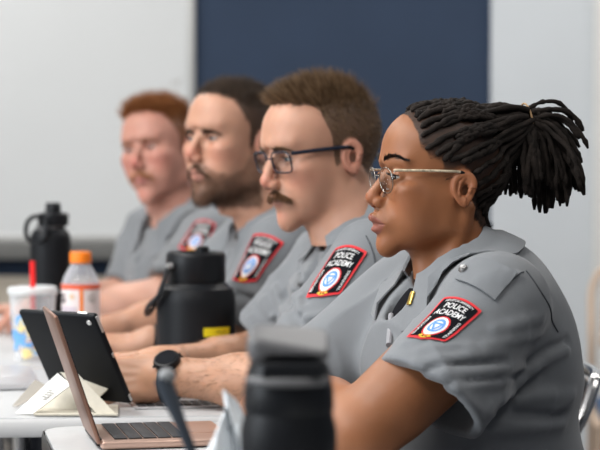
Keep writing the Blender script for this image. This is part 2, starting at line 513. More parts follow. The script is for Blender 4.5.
def hand_sdf(q, bones):
    d = box(q, (48, 1, -1), (40, 35, 12.5), 12)
    d = smin(d, cone(q, (-25, 0, 0), (22, 0, 0), 24, 22), 24)
    d = smin(d, ell(q, (30, 24, -10), (26, 15, 13)), 14)
    d = smin(d, ell(q, (38, -25, -8), (34, 13, 12)), 14)
    for i in range(4):                                  # knuckles and tendons
        a = bones[i][0][0]; d = smin(d, sph(q, a+V3(0, 0, 2), 9.5), 8)
        d = smin(d, cone(q, (30, a[1]*.45, 8.2), a+V3(-6, 0, 5), 3.2, 4.0), 6)
    for ch in bones:
        f = None
        for (a, b, ra, rb) in ch:
            g = cone(q, a, b, ra, rb); f = g if f is None else smin(f, g, 3)
        for (a, b, ra, rb) in ch[1:]: f = smin(f, sph(q, a+V3(0, 0, 1), ra*1.04), 2)
        d = smin(d, f, 7)
    return d
class Arm:
    def __init__(s, sh, el, wr, hdir, hnor, side, curl, thumb, k=1.0, hs=1.0, spread=(5, 1, -3, -7)):
        s.sh, s.el, s.wr = [np.asarray(v, float) for v in (sh, el, wr)]
        X = nrm(hdir); Z = np.asarray(hnor, float); Z = nrm(Z-(Z@X)*X); Y = np.cross(Z, X)*(-1 if side > 0 else 1)
        s.M = np.stack([X, Y, Z]); s.hs = hs; s.k = k; s.bones = hand_cones(curl, spread, thumb)
    def hl(s, p): return ((p-s.wr.astype(p.dtype))@s.M.T.astype(p.dtype))*1000/s.hs
    def hw(s, q): return s.wr+np.asarray(q, float)@s.M*s.hs/1000
    def f(s, p):
        k = s.k; ax = nrm(s.el-s.sh); fx = nrm(s.wr-s.el); L = np.linalg.norm(s.wr-s.el)
        d = cone(p, s.sh, s.el, .054*k, .043*k)
        mid = s.sh+(s.el-s.sh)*.55
        d = smin(d, cone(p, mid-.06*ax, mid+.05*ax, .053*k, .050*k), .03)
        e = cone(p, s.el, s.wr, .044*k, .029*k)
        e = smin(e, cone(p, s.el+fx*L*.12, s.el+fx*L*.45, .050*k, .043*k), .03)
        d = smin(d, e, .035)
        q = s.hl(p); near = ln(q-A([60, 0, 0], q.dtype)) < 190
        if near.any():
            h = np.full(len(d), .1, d.dtype); h[near] = hand_sdf(q[near], s.bones)*s.hs/1000
            d = smin(d, h, .02)
        return d
    def t(s, p):
        ax = s.el-s.sh; return ((p-s.sh)@ax)/(ax@ax)
class Torso:
    def __init__(s, ty, SL, SR, N, pel, k=1.0, kd=1.0, belly=0.0, hump=0.0, chf=0.0):
        t = math.radians(ty); s.f0 = V3(-math.cos(t), -math.sin(t), 0); s.l = V3(math.sin(t), -math.cos(t), 0)
        s.SL, s.SR, s.N, s.pel = [np.asarray(v, float) for v in (SL, SR, N, pel)]
        mid = (s.SL+s.SR)/2; s.mid = mid
        s.up = nrm(mid-s.pel); s.up = nrm(s.up-(s.up@s.l)*s.l); s.fw = np.cross(s.l, s.up)
        if s.fw@s.f0 < 0: s.fw = -s.fw
        s.R = np.stack([s.fw, s.l, s.up]); s.k = k; s.kd = kd
        s.chest = mid+(s.pel-mid)*.27+s.fw*(.012+chf); s.waist = mid+(s.pel-mid)*.64+s.fw*.01; s.belly = belly; s.hump = hump
    def f(s, p, o=0.0):
        k, kd = s.k, s.kd
        d = ell(p, s.chest, (.118*kd+o, .170*k+o, .142+o), s.R)
        d = smin(d, ell(p, s.waist, (.112*kd+o, .152*k+o, .16+o), s.R), .10)
        d = smin(d, ell(p, s.pel, (.122*kd+o, .172*k+o, .135+o), s.R), .10)
        if s.belly: d = smin(d, ell(p, s.waist+s.fw*.05-s.up*.03, (.09*kd+s.belly+o, .13*k+o, .12+o), s.R), .08)
        if s.hump: d = smin(d, ell(p, s.mid-s.fw*.055-s.up*.07, (.075+s.hump+o, .15*k+o, .13+o), s.R), .08)
        a = s.SL+(s.mid-s.SL)*.22-s.up*.012; b = s.SR+(s.mid-s.SR)*.22-s.up*.012
        d = smin(d, cone(p, a, b, .050+o, .050+o), .07)
        n1 = s.N-s.up*.034
        for sh in (s.SL, s.SR):
            d = smin(d, cone(p, n1, sh+(s.mid-sh)*.15+s.up*.004, .044+o, .034+o), .05)
        return d
def strip_grid(pts_u, pts_v): ...
def grid_faces(nu, nv, closed_u=False):
    f = []
    for i in range(nu if closed_u else nu-1):
        for j in range(nv-1):
            a = i*nv+j; b = ((i+1) % nu)*nv+j
            f.append((a, b, b+1, a+1))
    return f
def sheet(name, G, thick, mats, parent, normals=None, smooth=True, color=None, ang=50):
    """a grid of points (nu,nv,3) given real thickness: both faces and a rim"""
    G = np.asarray(G, float); nu, nv = G.shape[:2]
    du = np.gradient(G, axis=0); dv = np.gradient(G, axis=1)
    Nn = np.cross(du, dv); Nn /= np.linalg.norm(Nn, axis=2)[:, :, None]+1e-12
    if normals is not None:
        Nn = np.asarray(normals, float)
    T = G+Nn*thick
    v = np.concatenate([G.reshape(-1, 3), T.reshape(-1, 3)]); m = nu*nv
    f = grid_faces(nu, nv); g = [tuple(i+m for i in reversed(q)) for q in f]
    rim = [i*nv for i in range(nu)]+[(nu-1)*nv+j for j in range(1, nv)]+[i*nv+nv-1 for i in range(nu-2, -1, -1)]+[j for j in range(nv-2, 0, -1)]
    r = [(rim[i], rim[(i+1) % len(rim)], rim[(i+1) % len(rim)]+m, rim[i]+m) for i in range(len(rim))]
    o = mesh_obj(name, v, f+g+r, mats, parent, smooth)
    bm = bmesh.new(); bm.from_mesh(o.data); bmesh.ops.recalc_face_normals(bm, faces=bm.faces[:]); bm.to_mesh(o.data); bm.free()
    if smooth: auto_smooth(o, ang)
    return o
def loops_of(faces):
    e = np.concatenate([faces[:, [0, 1]], faces[:, [1, 2]], faces[:, [2, 3]], faces[:, [3, 0]]])
    s = np.sort(e, 1); u, c = np.unique(s, axis=0, return_counts=True)
    return u[c == 1]
def drop(v, F, bad):
    keep = ~bad[F].any(1); F = F[keep]
    use = np.unique(F); mp = np.full(len(v), -1); mp[use] = np.arange(len(use))
    return v[use], mp[F], use
def weld(chunks, cuts, name, mats, parent, colors):
    """join chunk meshes into one continuous mesh by bridging the open rims near each cut centre"""
    V = []; F = []; base = 0; owner = []
    for v, f in chunks:
        V.append(v); F.append(f+base); base += len(v)
    V = np.concatenate(V); F = np.concatenate(F)
    o = mesh_obj(name, V, F, mats, parent, color=np.concatenate(colors))
    org = origin_of(parent)
    bm = bmesh.new(); bm.from_mesh(o.data); bm.edges.ensure_lookup_table()
    rim = [e for e in bm.edges if len(e.link_faces) == 1]
    for c, r in cuts:
        c = Vector(tuple(np.asarray(c)-org))
        es = [e for e in rim if e.is_valid and ((e.verts[0].co+e.verts[1].co)/2-c).length < r]
        try: bmesh.ops.bridge_loops(bm, edges=es)
        except Exception as ex: print('bridge', name, ex, len(es))
    bmesh.ops.recalc_face_normals(bm, faces=bm.faces[:])
    for q in bm.faces: q.smooth = True
    bm.to_mesh(o.data); bm.free()
    return o

PATCH_TEXT = [('POLICE', 0, .19, .175), ('ACADEMY', 0, .045, .165)]
_glyph = {}
def text_mesh(body, bold=.012):
    if body in _glyph: return _glyph[body]
    cu = bpy.data.curves.new('lettering', 'FONT'); cu.body = body; cu.align_x = 'CENTER'; cu.align_y = 'CENTER'; cu.size = 1; cu.offset = bold
    cu.resolution_u = 3
    ob = bpy.data.objects.new('lettering', cu); COL.objects.link(ob)
    dg = bpy.context.evaluated_depsgraph_get(); dg.update()
    me = ob.evaluated_get(dg).to_mesh()
    v = A([tuple(q.co)[:2] for q in me.vertices]); f = [tuple(p.vertices) for p in me.polygons]
    ob.evaluated_get(dg).to_mesh_clear()
    bpy.data.objects.remove(ob); bpy.data.curves.remove(cu)
    if len(v): v[:, 1] -= (v[:, 1].max()+v[:, 1].min())/2; v[:, 0] -= (v[:, 0].max()+v[:, 0].min())/2
    _glyph[body] = (v, f); return v, f
def patch_layout():
    """2-D art of the shoulder patch on u,v in -1..1 (v up): list of (verts, faces, material, layer)"""
    out = []
    def outline(s):
        pts = []
        for i in range(13):
            t = -1+2*i/12; pts.append((t*.98, .86+.14*math.cos(t*1.35)))
        pts += [(1.0, .78), (.96, .2), (.93, -.4), (.90, -.86)]
        for i in range(9):
            t = 1-2*i/8; pts.append((t*.86, -.90-.10*(1-abs(t))))
        pts += [(-.90, -.86), (-.93, -.4), (-.96, .2), (-1.0, .78)]
        p = A(pts); return p*s
    def fill(p, n=9, c=(0, 0)):
        c = A(c); v = [tuple(c)]; f = []; k = len(p)
        for r in range(1, n+1): v += [tuple(c+(q-c)*r/n) for q in p]
        for j in range(k): f.append((0, 1+j, 1+(j+1) % k))
        for r in range(n-1):
            for j in range(k):
                a = 1+r*k+j; b = 1+r*k+(j+1) % k; f.append((a, b, b+k, a+k))
        return A(v), f
    v, f = fill(outline(1.0)); out.append((v, f, 0, 1.6))
    p = outline(1.0); p = A([(x*.885, y*.905) for x, y in p]); v, f = fill(p); out.append((v, f, 1, 2.2))
    def txt(body, cx, cy, h, wd, rot=0, arch=0.0):
        v, f = text_mesh(body); v = v.copy()
        hh = v[:, 1].max()-v[:, 1].min(); ww = v[:, 0].max()-v[:, 0].min()
        v[:, 1] *= h/hh; v[:, 0] *= wd/ww
        if arch: v[:, 1] -= arch*(v[:, 0]/(wd/2))**2
        c, s_ = math.cos(rot), math.sin(rot); v = v@A([[c, s_], [-s_, c]])
        v += A([cx, cy]); out.append((v, f, 2, 2.7))
    txt('HOUSTON UNIVERSITY', 0, .83, .085, 1.36, 0, .09)
    txt('POLICE', 0, .60, .22, 1.02, 0, .04)
    txt('ACADEMY', 0, .30, .22, 1.40, 0, .05)
    txt('EDUCATION', -.70, -.36, .12, .80, math.pi/2)
    txt('TRAINING', .70, -.36, .12, .80, math.pi/2)
    sh = []
    for i in range(40):
        t = 2*math.pi*i/40; x = math.sin(t); y = math.cos(t)
        sh.append((.40*x*(1 if y > -.2 else 1-.25*(-y-.2)), -.34+(.40*y if y > 0 else .46*y)))
    sh = A(sh)
    v, f = fill(A([(x*1.16, -.34+(y+.34)*1.14) for x, y in sh]), 5, (0, -.34)); out.append((v, f, 0, 2.6))
    v, f = fill(sh, 5, (0, -.34)); out.append((v, f, 2, 3.0))
    def ring(c, r0, r1, n=36):
        v = []; f = []
        for i in range(n):
            t = 2*math.pi*i/n; v += [(c[0]+r0*math.cos(t), c[1]+r0*math.sin(t)), (c[0]+r1*math.cos(t), c[1]+r1*math.sin(t))]
        for i in range(n): a = 2*i; b = 2*((i+1) % n); f.append((a, b, b+1, a+1))
        return A(v), f
    v, f = ring((0, -.33), .215, .31); out.append((v, f, 3, 3.4))
    def bar(a, b, w):
        a, b = A(a), A(b); d = (b-a)/np.linalg.norm(b-a); n = A([-d[1], d[0]])*w
        return A([a-n, b-n, b+n, a+n]), [(0, 1, 2, 3)]
    tri = [(-.19, -.22), (.19, -.22), (0, -.53)]
    for i in range(3):
        v, f = bar(tri[i], tri[(i+1) % 3], .035); out.append((v, f, 3, 3.5))
    v, f = bar((0, -.73), (0, -.92), .02); out.append((v, f, 4, 3.0))
    v, f = bar((-.17, -.78), (.17, -.78), .018); out.append((v, f, 4, 3.0))
    v, f = bar((-.13, -.93), (.13, -.93), .018); out.append((v, f, 4, 3.0))
    for sx in (-.17, .17):
        v, f = fill(A([(sx+.085*math.cos(t), -.86+.04*math.sin(t)) for t in np.linspace(0, 6.28, 12, endpoint=False)]), 1, (sx, -.86)); out.append((v, f, 4, 3.0))
    return out
def flat_quad(f, px, dd, face, k=.45):
    """a flat badge on the tangent plane of the sleeve, its corners on the view lines of four picture points"""
    m = np.mean(A(px, float), 0); c = trace(f, m[0], m[1], dd-.3, dd+.3)
    g = np.mean([grad(f, A([c+d]), .004)[0][0] for d in (V3(0, 0, 0), V3(.02, 0, 0), V3(-.02, 0, 0), V3(0, 0, .02), V3(0, 0, -.02))], 0)
    n = nrm(nrm(g)*(1-k)+nrm(face)*k); out = []
    for x, y in px: r = ray(x, y); out.append(CAM+r*(((c-CAM)@n)/(r@n)))
    return out
def add_patch(f, corners, parent, face):
    """corners: TL, TR, BR, BL on the sleeve"""
    TL, TR, BR, BL = [np.asarray(c, float) for c in corners]
    n = 17; g = np.linspace(-.04, 1.04, n); gu, gw = np.meshgrid(g, g, indexing='ij'); gu, gw = gu.ravel(), gw.ravel()
    def bil(u, w): return ((1-u)*(1-w))[:, None]*TL+(u*(1-w))[:, None]*TR+(u*w)[:, None]*BR+((1-u)*w)[:, None]*BL
    G = bil(gu, gw)+nrm(face)*.012
    for _ in range(6):
        G = project(f, G, .0, 2, .004).reshape(n, n, 3)
        Q = G.copy(); Q[1:-1, 1:-1] = (G[1:-1, 1:-1]*2+G[:-2, 1:-1]+G[2:, 1:-1]+G[1:-1, :-2]+G[1:-1, 2:])/6
        Q[0, 1:-1] = (G[0, :-2]+G[0, 2:])/2; Q[-1, 1:-1] = (G[-1, :-2]+G[-1, 2:])/2; Q[1:-1, 0] = (G[:-2, 0]+G[2:, 0])/2; Q[1:-1, -1] = (G[:-2, -1]+G[2:, -1])/2
        G = Q.reshape(-1, 3)
    gv = f(G); G = G+nrm(face)*np.clip(-gv.min(), 0, .004)
    G = G.reshape(n, n, 3); N_ = np.cross(np.gradient(G, axis=0), np.gradient(G, axis=1)); N_ /= np.linalg.norm(N_, axis=2)[:, :, None]
    if N_[n//2, n//2]@nrm(face) < 0: N_ = -N_
    V = []; F = []; FM = []; b = 0
    for v, fs, m, lay in patch_layout():
        u = ((v[:, 0]+1)/2+.04)/1.08*(n-1); w = ((1-v[:, 1])/2+.04)/1.08*(n-1)
        iu = np.clip(u.astype(int), 0, n-2); iw = np.clip(w.astype(int), 0, n-2); fu = (u-iu)[:, None]; fw_ = (w-iw)[:, None]
        lerp = lambda X: X[iu, iw]*(1-fu)*(1-fw_)+X[iu+1, iw]*fu*(1-fw_)+X[iu+1, iw+1]*fu*fw_+X[iu, iw+1]*(1-fu)*fw_
        V.append(lerp(G)+lerp(N_)*(lay/1000)); F += [tuple(i+b for i in q) for q in fs]; FM += [m]*len(fs); b += len(v)
    V = np.concatenate(V)
    o = mesh_obj('shoulder_patch', V, F, [M['patch_red'], M['patch_black'], M['patch_white'], M['patch_blue'], M['patch_gold']], parent, True, FM)
    bm = bmesh.new(); bm.from_mesh(o.data)
    face = Vector(tuple(face))
    for q in bm.faces:
        q.normal_update()
        if q.normal.dot(face) < 0: q.normal_flip()
    bm.to_mesh(o.data); bm.free()
    o['label'] = 'black shoulder patch with a red border and POLICE ACADEMY lettering'
    return o
def surf_strip(name, f, a, b, wdir, w0, w1, off, thick, mats, parent, nu=16, nv=5, point=0.0, mid=None):
    """a cloth strip laid along a surface from a to b"""
    a, b, wdir = [np.asarray(v, float) for v in (a, b, wdir)]
    G = np.zeros((nu, nv, 3))
    for i in range(nu):
        t = i/(nu-1); c = a*(1-t)+b*t
        if mid is not None: c = (1-t)**2*a+2*t*(1-t)*np.asarray(mid, float)+t*t*b
        w = w0+(w1-w0)*t
        for j in range(nv):
            s = -1+2*j/(nv-1); cc = c
            if point and i >= nu-3: cc = c-(b-a)*point*abs(s)*(i-(nu-4))/3
            G[i, j] = cc+wdir*w/2*s
    P = project(f, G.reshape(-1, 3), off, 5, .003); g, _ = grad(f, P, .003)
    return sheet(name, P.reshape(nu, nv, 3), thick, mats, parent, g.reshape(nu, nv, 3))
def disc_on(name, f, c, r, h, m, parent, off=.002):
    c = project(f, A([c]), off)[0]; g = grad(f, A([c]), .003)[0][0]
    z = g; x = nrm(np.cross(z, (0.3, .2, 1))); y = np.cross(z, x); R = np.stack([x, y, z])
    b = MB(); b.lathe([(0, h), (r*.45, h), (r*.55, h*.75), (r*.85, h), (r, h*.6), (r, -.001)], c, 20, R=R)
    return b.build(name, m, parent)
def shirt_collar(T, C, tilt, rt, parent, f, wid=.042, tip=.07, open_=2.35, front_drop=.035, mats=None, rx=1.0, lift=.0, gap=.0, rise=.013):
    """turned down collar round the neck: C centre of its upper edge, tilt degrees the neck leans forward"""
    t = math.radians(tilt)
    n = nrm(math.cos(t)*V3(0, 0, 1)+math.sin(t)*T.fw); n = nrm(n-(n@T.l)*T.l); fw = np.cross(T.l, n)
    if fw@T.fw < 0: fw = -fw
    nu = 45; prof = 9; G = np.zeros((nu, prof, 3))
    for i in range(nu):
        ph = -open_+2*open_*i/(nu-1); e = abs(ph)/open_
        rad = V3(0, 0, 0)+(-fw*math.cos(ph)*rx+T.l*math.sin(ph))
        top = C+rad*rt-n*front_drop*ss(.3, 1., A([e]))[0]+n*lift*(1-e)
        for _ in range(14):
            if f(A([top+rad*.004]))[0] > rise: break
            top = top+n*.003+rad*.0006
        w = wid+(tip-wid)*ss(.55, 1, A([e]))[0]
        fwd = fw*(.016*ss(.75, 1, A([e]))[0])
        st = top-n*(wid*.85)-rad*.004
        row = [st, top-n*.012-rad*.003, top-rad*.002+n*.001, top+n*.003+rad*.002, top+rad*.006]
        for s in (.25, .5, .75, 1.0):
            row.append(top+rad*(.006+.022*s+gap*s)-n*w*s*.93+fwd*s)
        G[i] = row
    P = G.reshape(-1, 3); keep = np.tile(np.arange(prof) >= 5, nu)
    Q = push_out(f, P, .007, 4, .003); mv = Q-P; ml = np.linalg.norm(mv, axis=1)[:, None]; Q = P+mv*np.minimum(1, .06/(ml+1e-9)); P = np.where(keep[:, None], Q, P)
    return sheet('collar', P.reshape(nu, prof, 3), -.0022, mats or M['shirt'], parent)
# ------------------------------------------------------------------ people
def build_person(D):
    root = empty('person', D['base'], D['label'], 'person', D['group'])
    H = Head(*D['head']); q = H.q; T = Torso(*D['torso'], **D.get('tk', {}))
    AL = Arm(*D['armL'], side=1, **D.get('aL', {})); AR = Arm(*D['armR'], side=-1, **D.get('aR', {}))
    T.kn = D.get('kn', 1.0)
    nb = H.l(T.N-T.fw*.015-T.up*.03); nk = q['neck']
    stL = H.l(T.N+T.fw*.055-T.up*.055+T.l*.012); stR = H.l(T.N+T.fw*.055-T.up*.055-T.l*.012)
    H.neck = [((-16, 0, -22), nb, nk-5, nk+2, 26), ((-22, 58, -24), stL, 10, 9, 22), ((-22, -58, -24), stR, 10, 9, 22),
              ((26, 0, -84 if q['men'][1] < -100 else -76), H.l(T.N+T.fw*.05-T.up*.05), 20, 24, 40)]
    inn = D.get('inner', -.014)
    def fbody(p):
        d = T.f(p, inn)
        d = smin(d, cone(p, H.w((-16, 0, -22)), T.N-T.fw*.015-T.up*.03, (nk-5)*H.s/1000, (nk+2)*H.s/1000), .03)
        d = smin(d, cone(p, AL.sh, AL.el, .054*AL.k, .043*AL.k), .05); d = smin(d, cone(p, AR.sh, AR.el, .054*AR.k, .043*AR.k), .05)
        return smax(d, (.466-p[:, 2]), .01)
    # --- skin, one continuous mesh
    hh = D.get('hh', 1.8)
    zl = D.get('zlo', -132)
    hv, hF = H.mesh(hh, zl); hw = H.w(hv)
    nrm_h, _ = grad(H.f, hv, 1.0)
    ch = [(hw, hF)]; cols = [D['skin'](hv, nrm_h, q)]
    cuts = []
    bvs = np.stack([T.pel-.3, T.pel+.3, T.SL-.25, T.SL+.25, T.SR-.25, T.SR+.25, H.C-.05, H.C+.05])
    lo, hi = bvs.min(0), bvs.max(0)
    tv, tF = nets(fbody, lo, hi, .009)
    hl = H.l(tv)
    bad = (hl[:, 2] > zl-3) & (np.linalg.norm(tv-T.N, axis=1) < .25) & ((tv-T.N)@T.up > -.06)
    bad |= (AL.t(tv) > .42) & (np.linalg.norm(tv-AL.el, axis=1) < np.linalg.norm(AL.sh-AL.el)*.8) & (cone(tv, AL.sh, AL.el, .06, .06) < .02)
    bad |= (AR.t(tv) > .42) & (np.linalg.norm(tv-AR.el, axis=1) < np.linalg.norm(AR.sh-AR.el)*.8) & (cone(tv, AR.sh, AR.el, .06, .06) < .02)
    tv, tF, _ = drop(tv, tF, bad)
    ch.append((tv, tF)); cols.append(np.tile(A(D['tone'])[None], (len(tv), 1)))
    cuts.append((H.w(H.l(T.N)*0+A([0, 0, zl])+A([nb[0]*.75, 0, 0])), .14))
    for a in (AL, AR):
        ends = np.stack([a.sh+(a.el-a.sh)*.4, a.el, a.wr, a.hw((60, 0, 0)), a.hw((150, 0, 0)), a.hw((60, 60, -40)), a.hw((60, -40, -60))])
        av, aF = nets(a.f, ends.min(0)-.075, ends.max(0)+.075, D.get('ah', .0026))
        bad = (a.t(av) < .46) & (np.linalg.norm(av-a.sh, axis=1) < np.linalg.norm(a.el-a.sh)*.75)
        av, aF, _ = drop(av, aF, bad)
        ch.append((av, aF)); cols.append(D['armskin'](av, a)); cuts.append((a.sh+(a.el-a.sh)*.44, .11))
    weld(ch, cuts, 'body', M[D['skinmat']], root, cols)
    eye_pair(H, root, M[D['iris']], gaze=D.get('gaze', (1, 0, 0)))
    # --- shirt
    fr = D.get('sleeve', .72); so = D.get('so', .012); rs0, rs1 = D.get('sr', (.072, .076))
    axs = []
    for a in (AL, AR):
        ax = nrm(a.el-a.sh); hem = D.get('hemL' if a is AL else 'hemR')
        hc = a.sh+ax*np.linalg.norm(a.el-a.sh)*fr if hem is None else np.asarray(hem, float)
        axs.append((a.sh, hc, nrm(hc-a.sh)))
    pelax = T.up
    def fbase(p):
        d = T.f(p, so*.5)
        for (s_, h_, ax) in axs:
            sl = cone(p, s_, h_+ax*.03, rs0, rs1)
            sl = smax(sl, (p-h_.astype(p.dtype))@ax.astype(p.dtype), .008)
            d = smin(d, sl, .055)
        return d
    folds = []
    for (x0, y0, x1, y1, dd, amp, wd) in D.get('folds', ()):
        n_ = max(2, int(math.hypot(x1-x0, y1-y0)/14)); bow = (D['seed']*7+len(folds)*3) % 5-2
        pl = [trace(fbase, x0+(x1-x0)*t_, y0+(y1-y0)*t_+bow*math.sin(t_*math.pi), dd-.35, dd+.35) for t_ in np.linspace(0, 1, n_+1)]
        folds.append((pl, amp*D.get('fa', 1.45)/1000, wd/1000))
    calm = [np.mean([trace(fbase, x, y, dd-.3, dd+.3) for x, y in cs], 0) for cs, dd, _ in D['patches']]
    o_ = nrm(-T.l+T.fw*D.get('farfw', .35)); ax_ = axs[1][2]; o_ = nrm(o_-(o_@ax_)*ax_); calm.append(axs[1][0]+ax_*.085+o_*.075)
    notch = T.N+T.fw*.085-T.up*.01
    def fshirt(p):
        d = fbase(p)
        near = np.abs(d) < .05
        if near.any():
            pn = p[near]; dn = d[near].astype(np.float64)
            pd = pn.astype(np.float64)
            d0_ = dn.copy()
            dn = dn-D.get('wr', .0028)*vnoise(pd+.02*vnoise(pd, 14, 3)[:, None], 26, D['seed'])-.0012*vnoise(pd, 60, D['seed']+5)-D.get('ridge', .0050)*(1-np.clip(np.abs(vnoise(pd*A([1, 1, 1.25])+.05*vnoise(pd, 9, 2)[:, None], 17, D['seed']+9)), 0, 1))**5
            for (pl, am, w) in folds:
                m_ = np.mean(pl, 0); rr_ = np.linalg.norm(np.asarray(pl)-m_, axis=1).max()+3*w
                ix = np.nonzero(((pd-m_)**2).sum(1) < rr_*rr_)[0]
                if not len(ix): continue
                q_ = pd[ix]; k_ = None; L_ = len(pl)-1
                for i_ in range(L_):
                    tp = lambda t: .35+.65*math.sin(math.pi*min(max(t, .0), 1))
                    c_ = cone(q_, pl[i_], pl[i_+1], 0, 0); g_ = np.exp(-(c_/w)**2)*tp((i_+.5)/L_)
                    k_ = g_ if k_ is None else np.maximum(k_, g_)
                dn[ix] -= am*k_
            for c_ in calm: dn = d0_+(dn-d0_)*(1-np.exp(-(((pd-c_)**2).sum(1)/.058**2)**2))
            dn = sub(dn, cone(pd, T.N+T.up*.10+T.fw*.01, T.N-T.up*.012+T.fw*.0, .070, .058), .01)
            dn = sub(dn, cone(pd, notch+T.up*.03, notch-T.up*.075+T.fw*.02, .034, .008), .006)
            for (s_, h_, ax) in axs:
                dn = sub(dn, cone(pd, h_-ax*.055, h_+ax*.05, rs1-.024, rs1-.010), .003)
            d = d.copy(); d[near] = dn
        return d
    pts = np.stack([T.pel, T.SL, T.SR, axs[0][1], axs[1][1], T.N, T.chest])
    lo, hi = pts.min(0)-.22, pts.max(0)+.16; lo[2] = T.pel[2]-.10
    sv, sF = nets(fshirt, lo, hi, D.get('sh', .0048))
    shirt = mesh_obj('shirt', sv, sF, M['shirt'], root)
    # black undershirt in the open neck
    def fund(p):
        d = T.f(p, -.004)
        d = sub(d, cone(p, T.N+T.up*.12+T.fw*.0, T.N+T.fw*.012-T.up*.0, .072, .052), .01)
        return smax(d, -((p-(T.mid-T.up*.13).astype(p.dtype))@T.up.astype(p.dtype)), .01)
    uv, uF = nets(fund, np.minimum(T.SL, T.SR)-.2, np.maximum(T.SL, T.SR)+.2, .008)
    mesh_obj('undershirt', uv, uF, M['black_cloth'], root)
    COLLAR = shirt_collar(T, *D['collar'], parent=shirt, f=fshirt, **D.get('ck', {}))
    for (cs, dd, face) in D['patches']:
        add_patch(fshirt, flat_quad(fshirt, cs, dd, face, D.get('pk', .45)), shirt, face)
    for pts_, dd in D.get('seams', ()):
        P_ = []
        for (x0, y0), (x1, y1) in zip(pts_[:-1], pts_[1:]):
            for t_ in np.linspace(0, 1, 7)[:-1]: P_.append(trace(fshirt, x0+(x1-x0)*t_, y0+(y1-y0)*t_, dd-.3, dd+.3))
        P_ = A(P_)
        for _ in range(14): P_[1:-1] = (P_[:-2]+2*P_[1:-1]+P_[2:])/4
        P_ = project(fshirt, P_, .0004, 2, .003)
        b_ = MB(); b_.tube(P_, .0011, 6); b_.build('seam', M['seam'], shirt)
    D['_'] = dict(root=root, H=H, collar=COLLAR, T=T, AL=AL, AR=AR, fshirt=fshirt, shirt=shirt, hv=hv, hn=nrm_h, fbase=fbase, axs=axs)
    # --- trousers and shoes under the table
    pel = T.pel
    def leg(sg):
        hip = pel+T.l*sg*.09-V3(0, 0, .03); kn = hip+T.f0*.42+T.l*sg*.04+V3(0, 0, .0); kn[2] = .50
        an = kn+T.f0*.03; an[2] = .10
        return hip, kn, an
    Ls = [leg(1), leg(-1)]
    def ftr(p):
        d = ell(p, pel-V3(0, 0, .02), (.135, .185, .13), T.R)
        for (h_, k_, a_) in Ls:
            d = smin(d, cone(p, h_, k_, .088, .066), .06)
        d = smax(d, .4575-p[:, 2], .01)
        for (h_, k_, a_) in Ls: d = smin(d, cone(p, k_, a_, .062, .052), .03)
        return smax(d, .085-p[:, 2], .01)
    lp = np.stack([pel]+[x for l_ in Ls for x in l_])
    v, F = nets(ftr, lp.min(0)-.2, lp.max(0)+.2, .012)
    mesh_obj('trousers', v, F, M['trousers'], root)
    for (h_, k_, a_) in Ls:
        def fsh(p):
            d = cone(p, a_+V3(0, 0, -.05), a_+T.f0*.17+V3(0, 0, -.07), .046, .036); d = smin(d, cone(p, a_, a_+V3(0, 0, -.05), .042, .046), .03)
            return smax(d, .001-p[:, 2], .006)
        v, F = nets(fsh, np.minimum(a_, a_+T.f0*.17)-.12, np.maximum(a_, a_+T.f0*.17)+.10, .007)
        mesh_obj('shoe', v, F, M['shoe'], root)
    return D['_']

D_STAIN = .88
def skin_func(base, lip=(.30, .09, .07), blush=None, hair=None, hl=None, beard=None, beardc=None, mustc=None, must=None, blot=.06):
    def fn(P, Nn, q):
        n = len(P); c = np.tile(A(base)[None], (n, 1)).astype(float)
        x, a, z = P[:, 0], np.abs(P[:, 1]), P[:, 2]
        c *= (1+blot*vnoise(P, .09, 3)+.5*blot*vnoise(P, .3, 4))[:, None]
        if blush is not None:
            ex, ey, ez = q['eye']; tx, tz = q['tip']
            m = np.exp(-((x-66)/26)**2-((a-42)/20)**2-((z-(ez-30))/20)**2)*.75
            m = np.maximum(m, np.exp(-((x-tx+6)/16)**2-(a/14)**2-((z-tz)/14)**2)*.9)
            e = ear_sdf(np.stack([x, a, z], 1), q); m = np.maximum(m, ss(5, -1, e)*.5)
            m = np.maximum(m, np.exp(-((x-q['chin'][0])/14)**2-(a/18)**2-((z-q['chin'][1])/12)**2)*.4)
            c = mixc(c, blush, np.clip(m, 0, 1))
        c = mixc(c, lip, lip_mask(P, q)*.8)
        if beard is not None:
            c = mixc(c, beardc, beard(P, q)*(.42+.34*ss(-40, -98, z)))
        if must is not None: c = mixc(c, mustc, must(P, q)*.6)
        if hl is not None:
            m = hl(P, q); c = mixc(c, hair, m*D_STAIN)
        return np.clip(c, 0, 1)
    return fn
def arm_skin(base, dark=None):
    def fn(p, a):
        c = np.tile(A(base)[None], (len(p), 1)).astype(float)
        c *= (1+.07*vnoise(p, 40, 2)+.05*vnoise(p, 130, 8))[:, None]
        q = a.hl(p); k = ss(70, 110, q[:, 0])*.35
        return np.clip(mixc(c, A(base)*A([1.0, .72, .68]), k), 0, 1)
    return fn
def hairline(xs, zs, soft=3.0, amp=2.0):
    def fn(P, q):
        x, a, z = P[:, 0], np.abs(P[:, 1]), P[:, 2]
        h = np.interp(x, xs, zs)+amp*vnoise(P, .35, 11)
        m = ss(-soft, soft, z-h)
        e = ear_sdf(np.stack([x, a, z], 1), q)
        return m*ss(0, 2.5, e)
    return fn
def sample(P, Nn, w, n):
    w = np.maximum(w, 0); p = w/w.sum(); i = RNG.choice(len(P), n, p=p)
    return P[i]+RNG.normal(size=(n, 3))*.5, Nn[i], i
def hair_mesh(name, H, parts, mats, parent):
    """parts: strand arrays in head mm"""
    V = []; F = []; C = []; b = 0
    for v, f, c in parts: V.append(H.w(v)); F.append(f+b); C.append(c); b += len(v)
    return mesh_obj(name, np.concatenate(V), np.concatenate(F), mats, parent, True, color=np.concatenate(C))
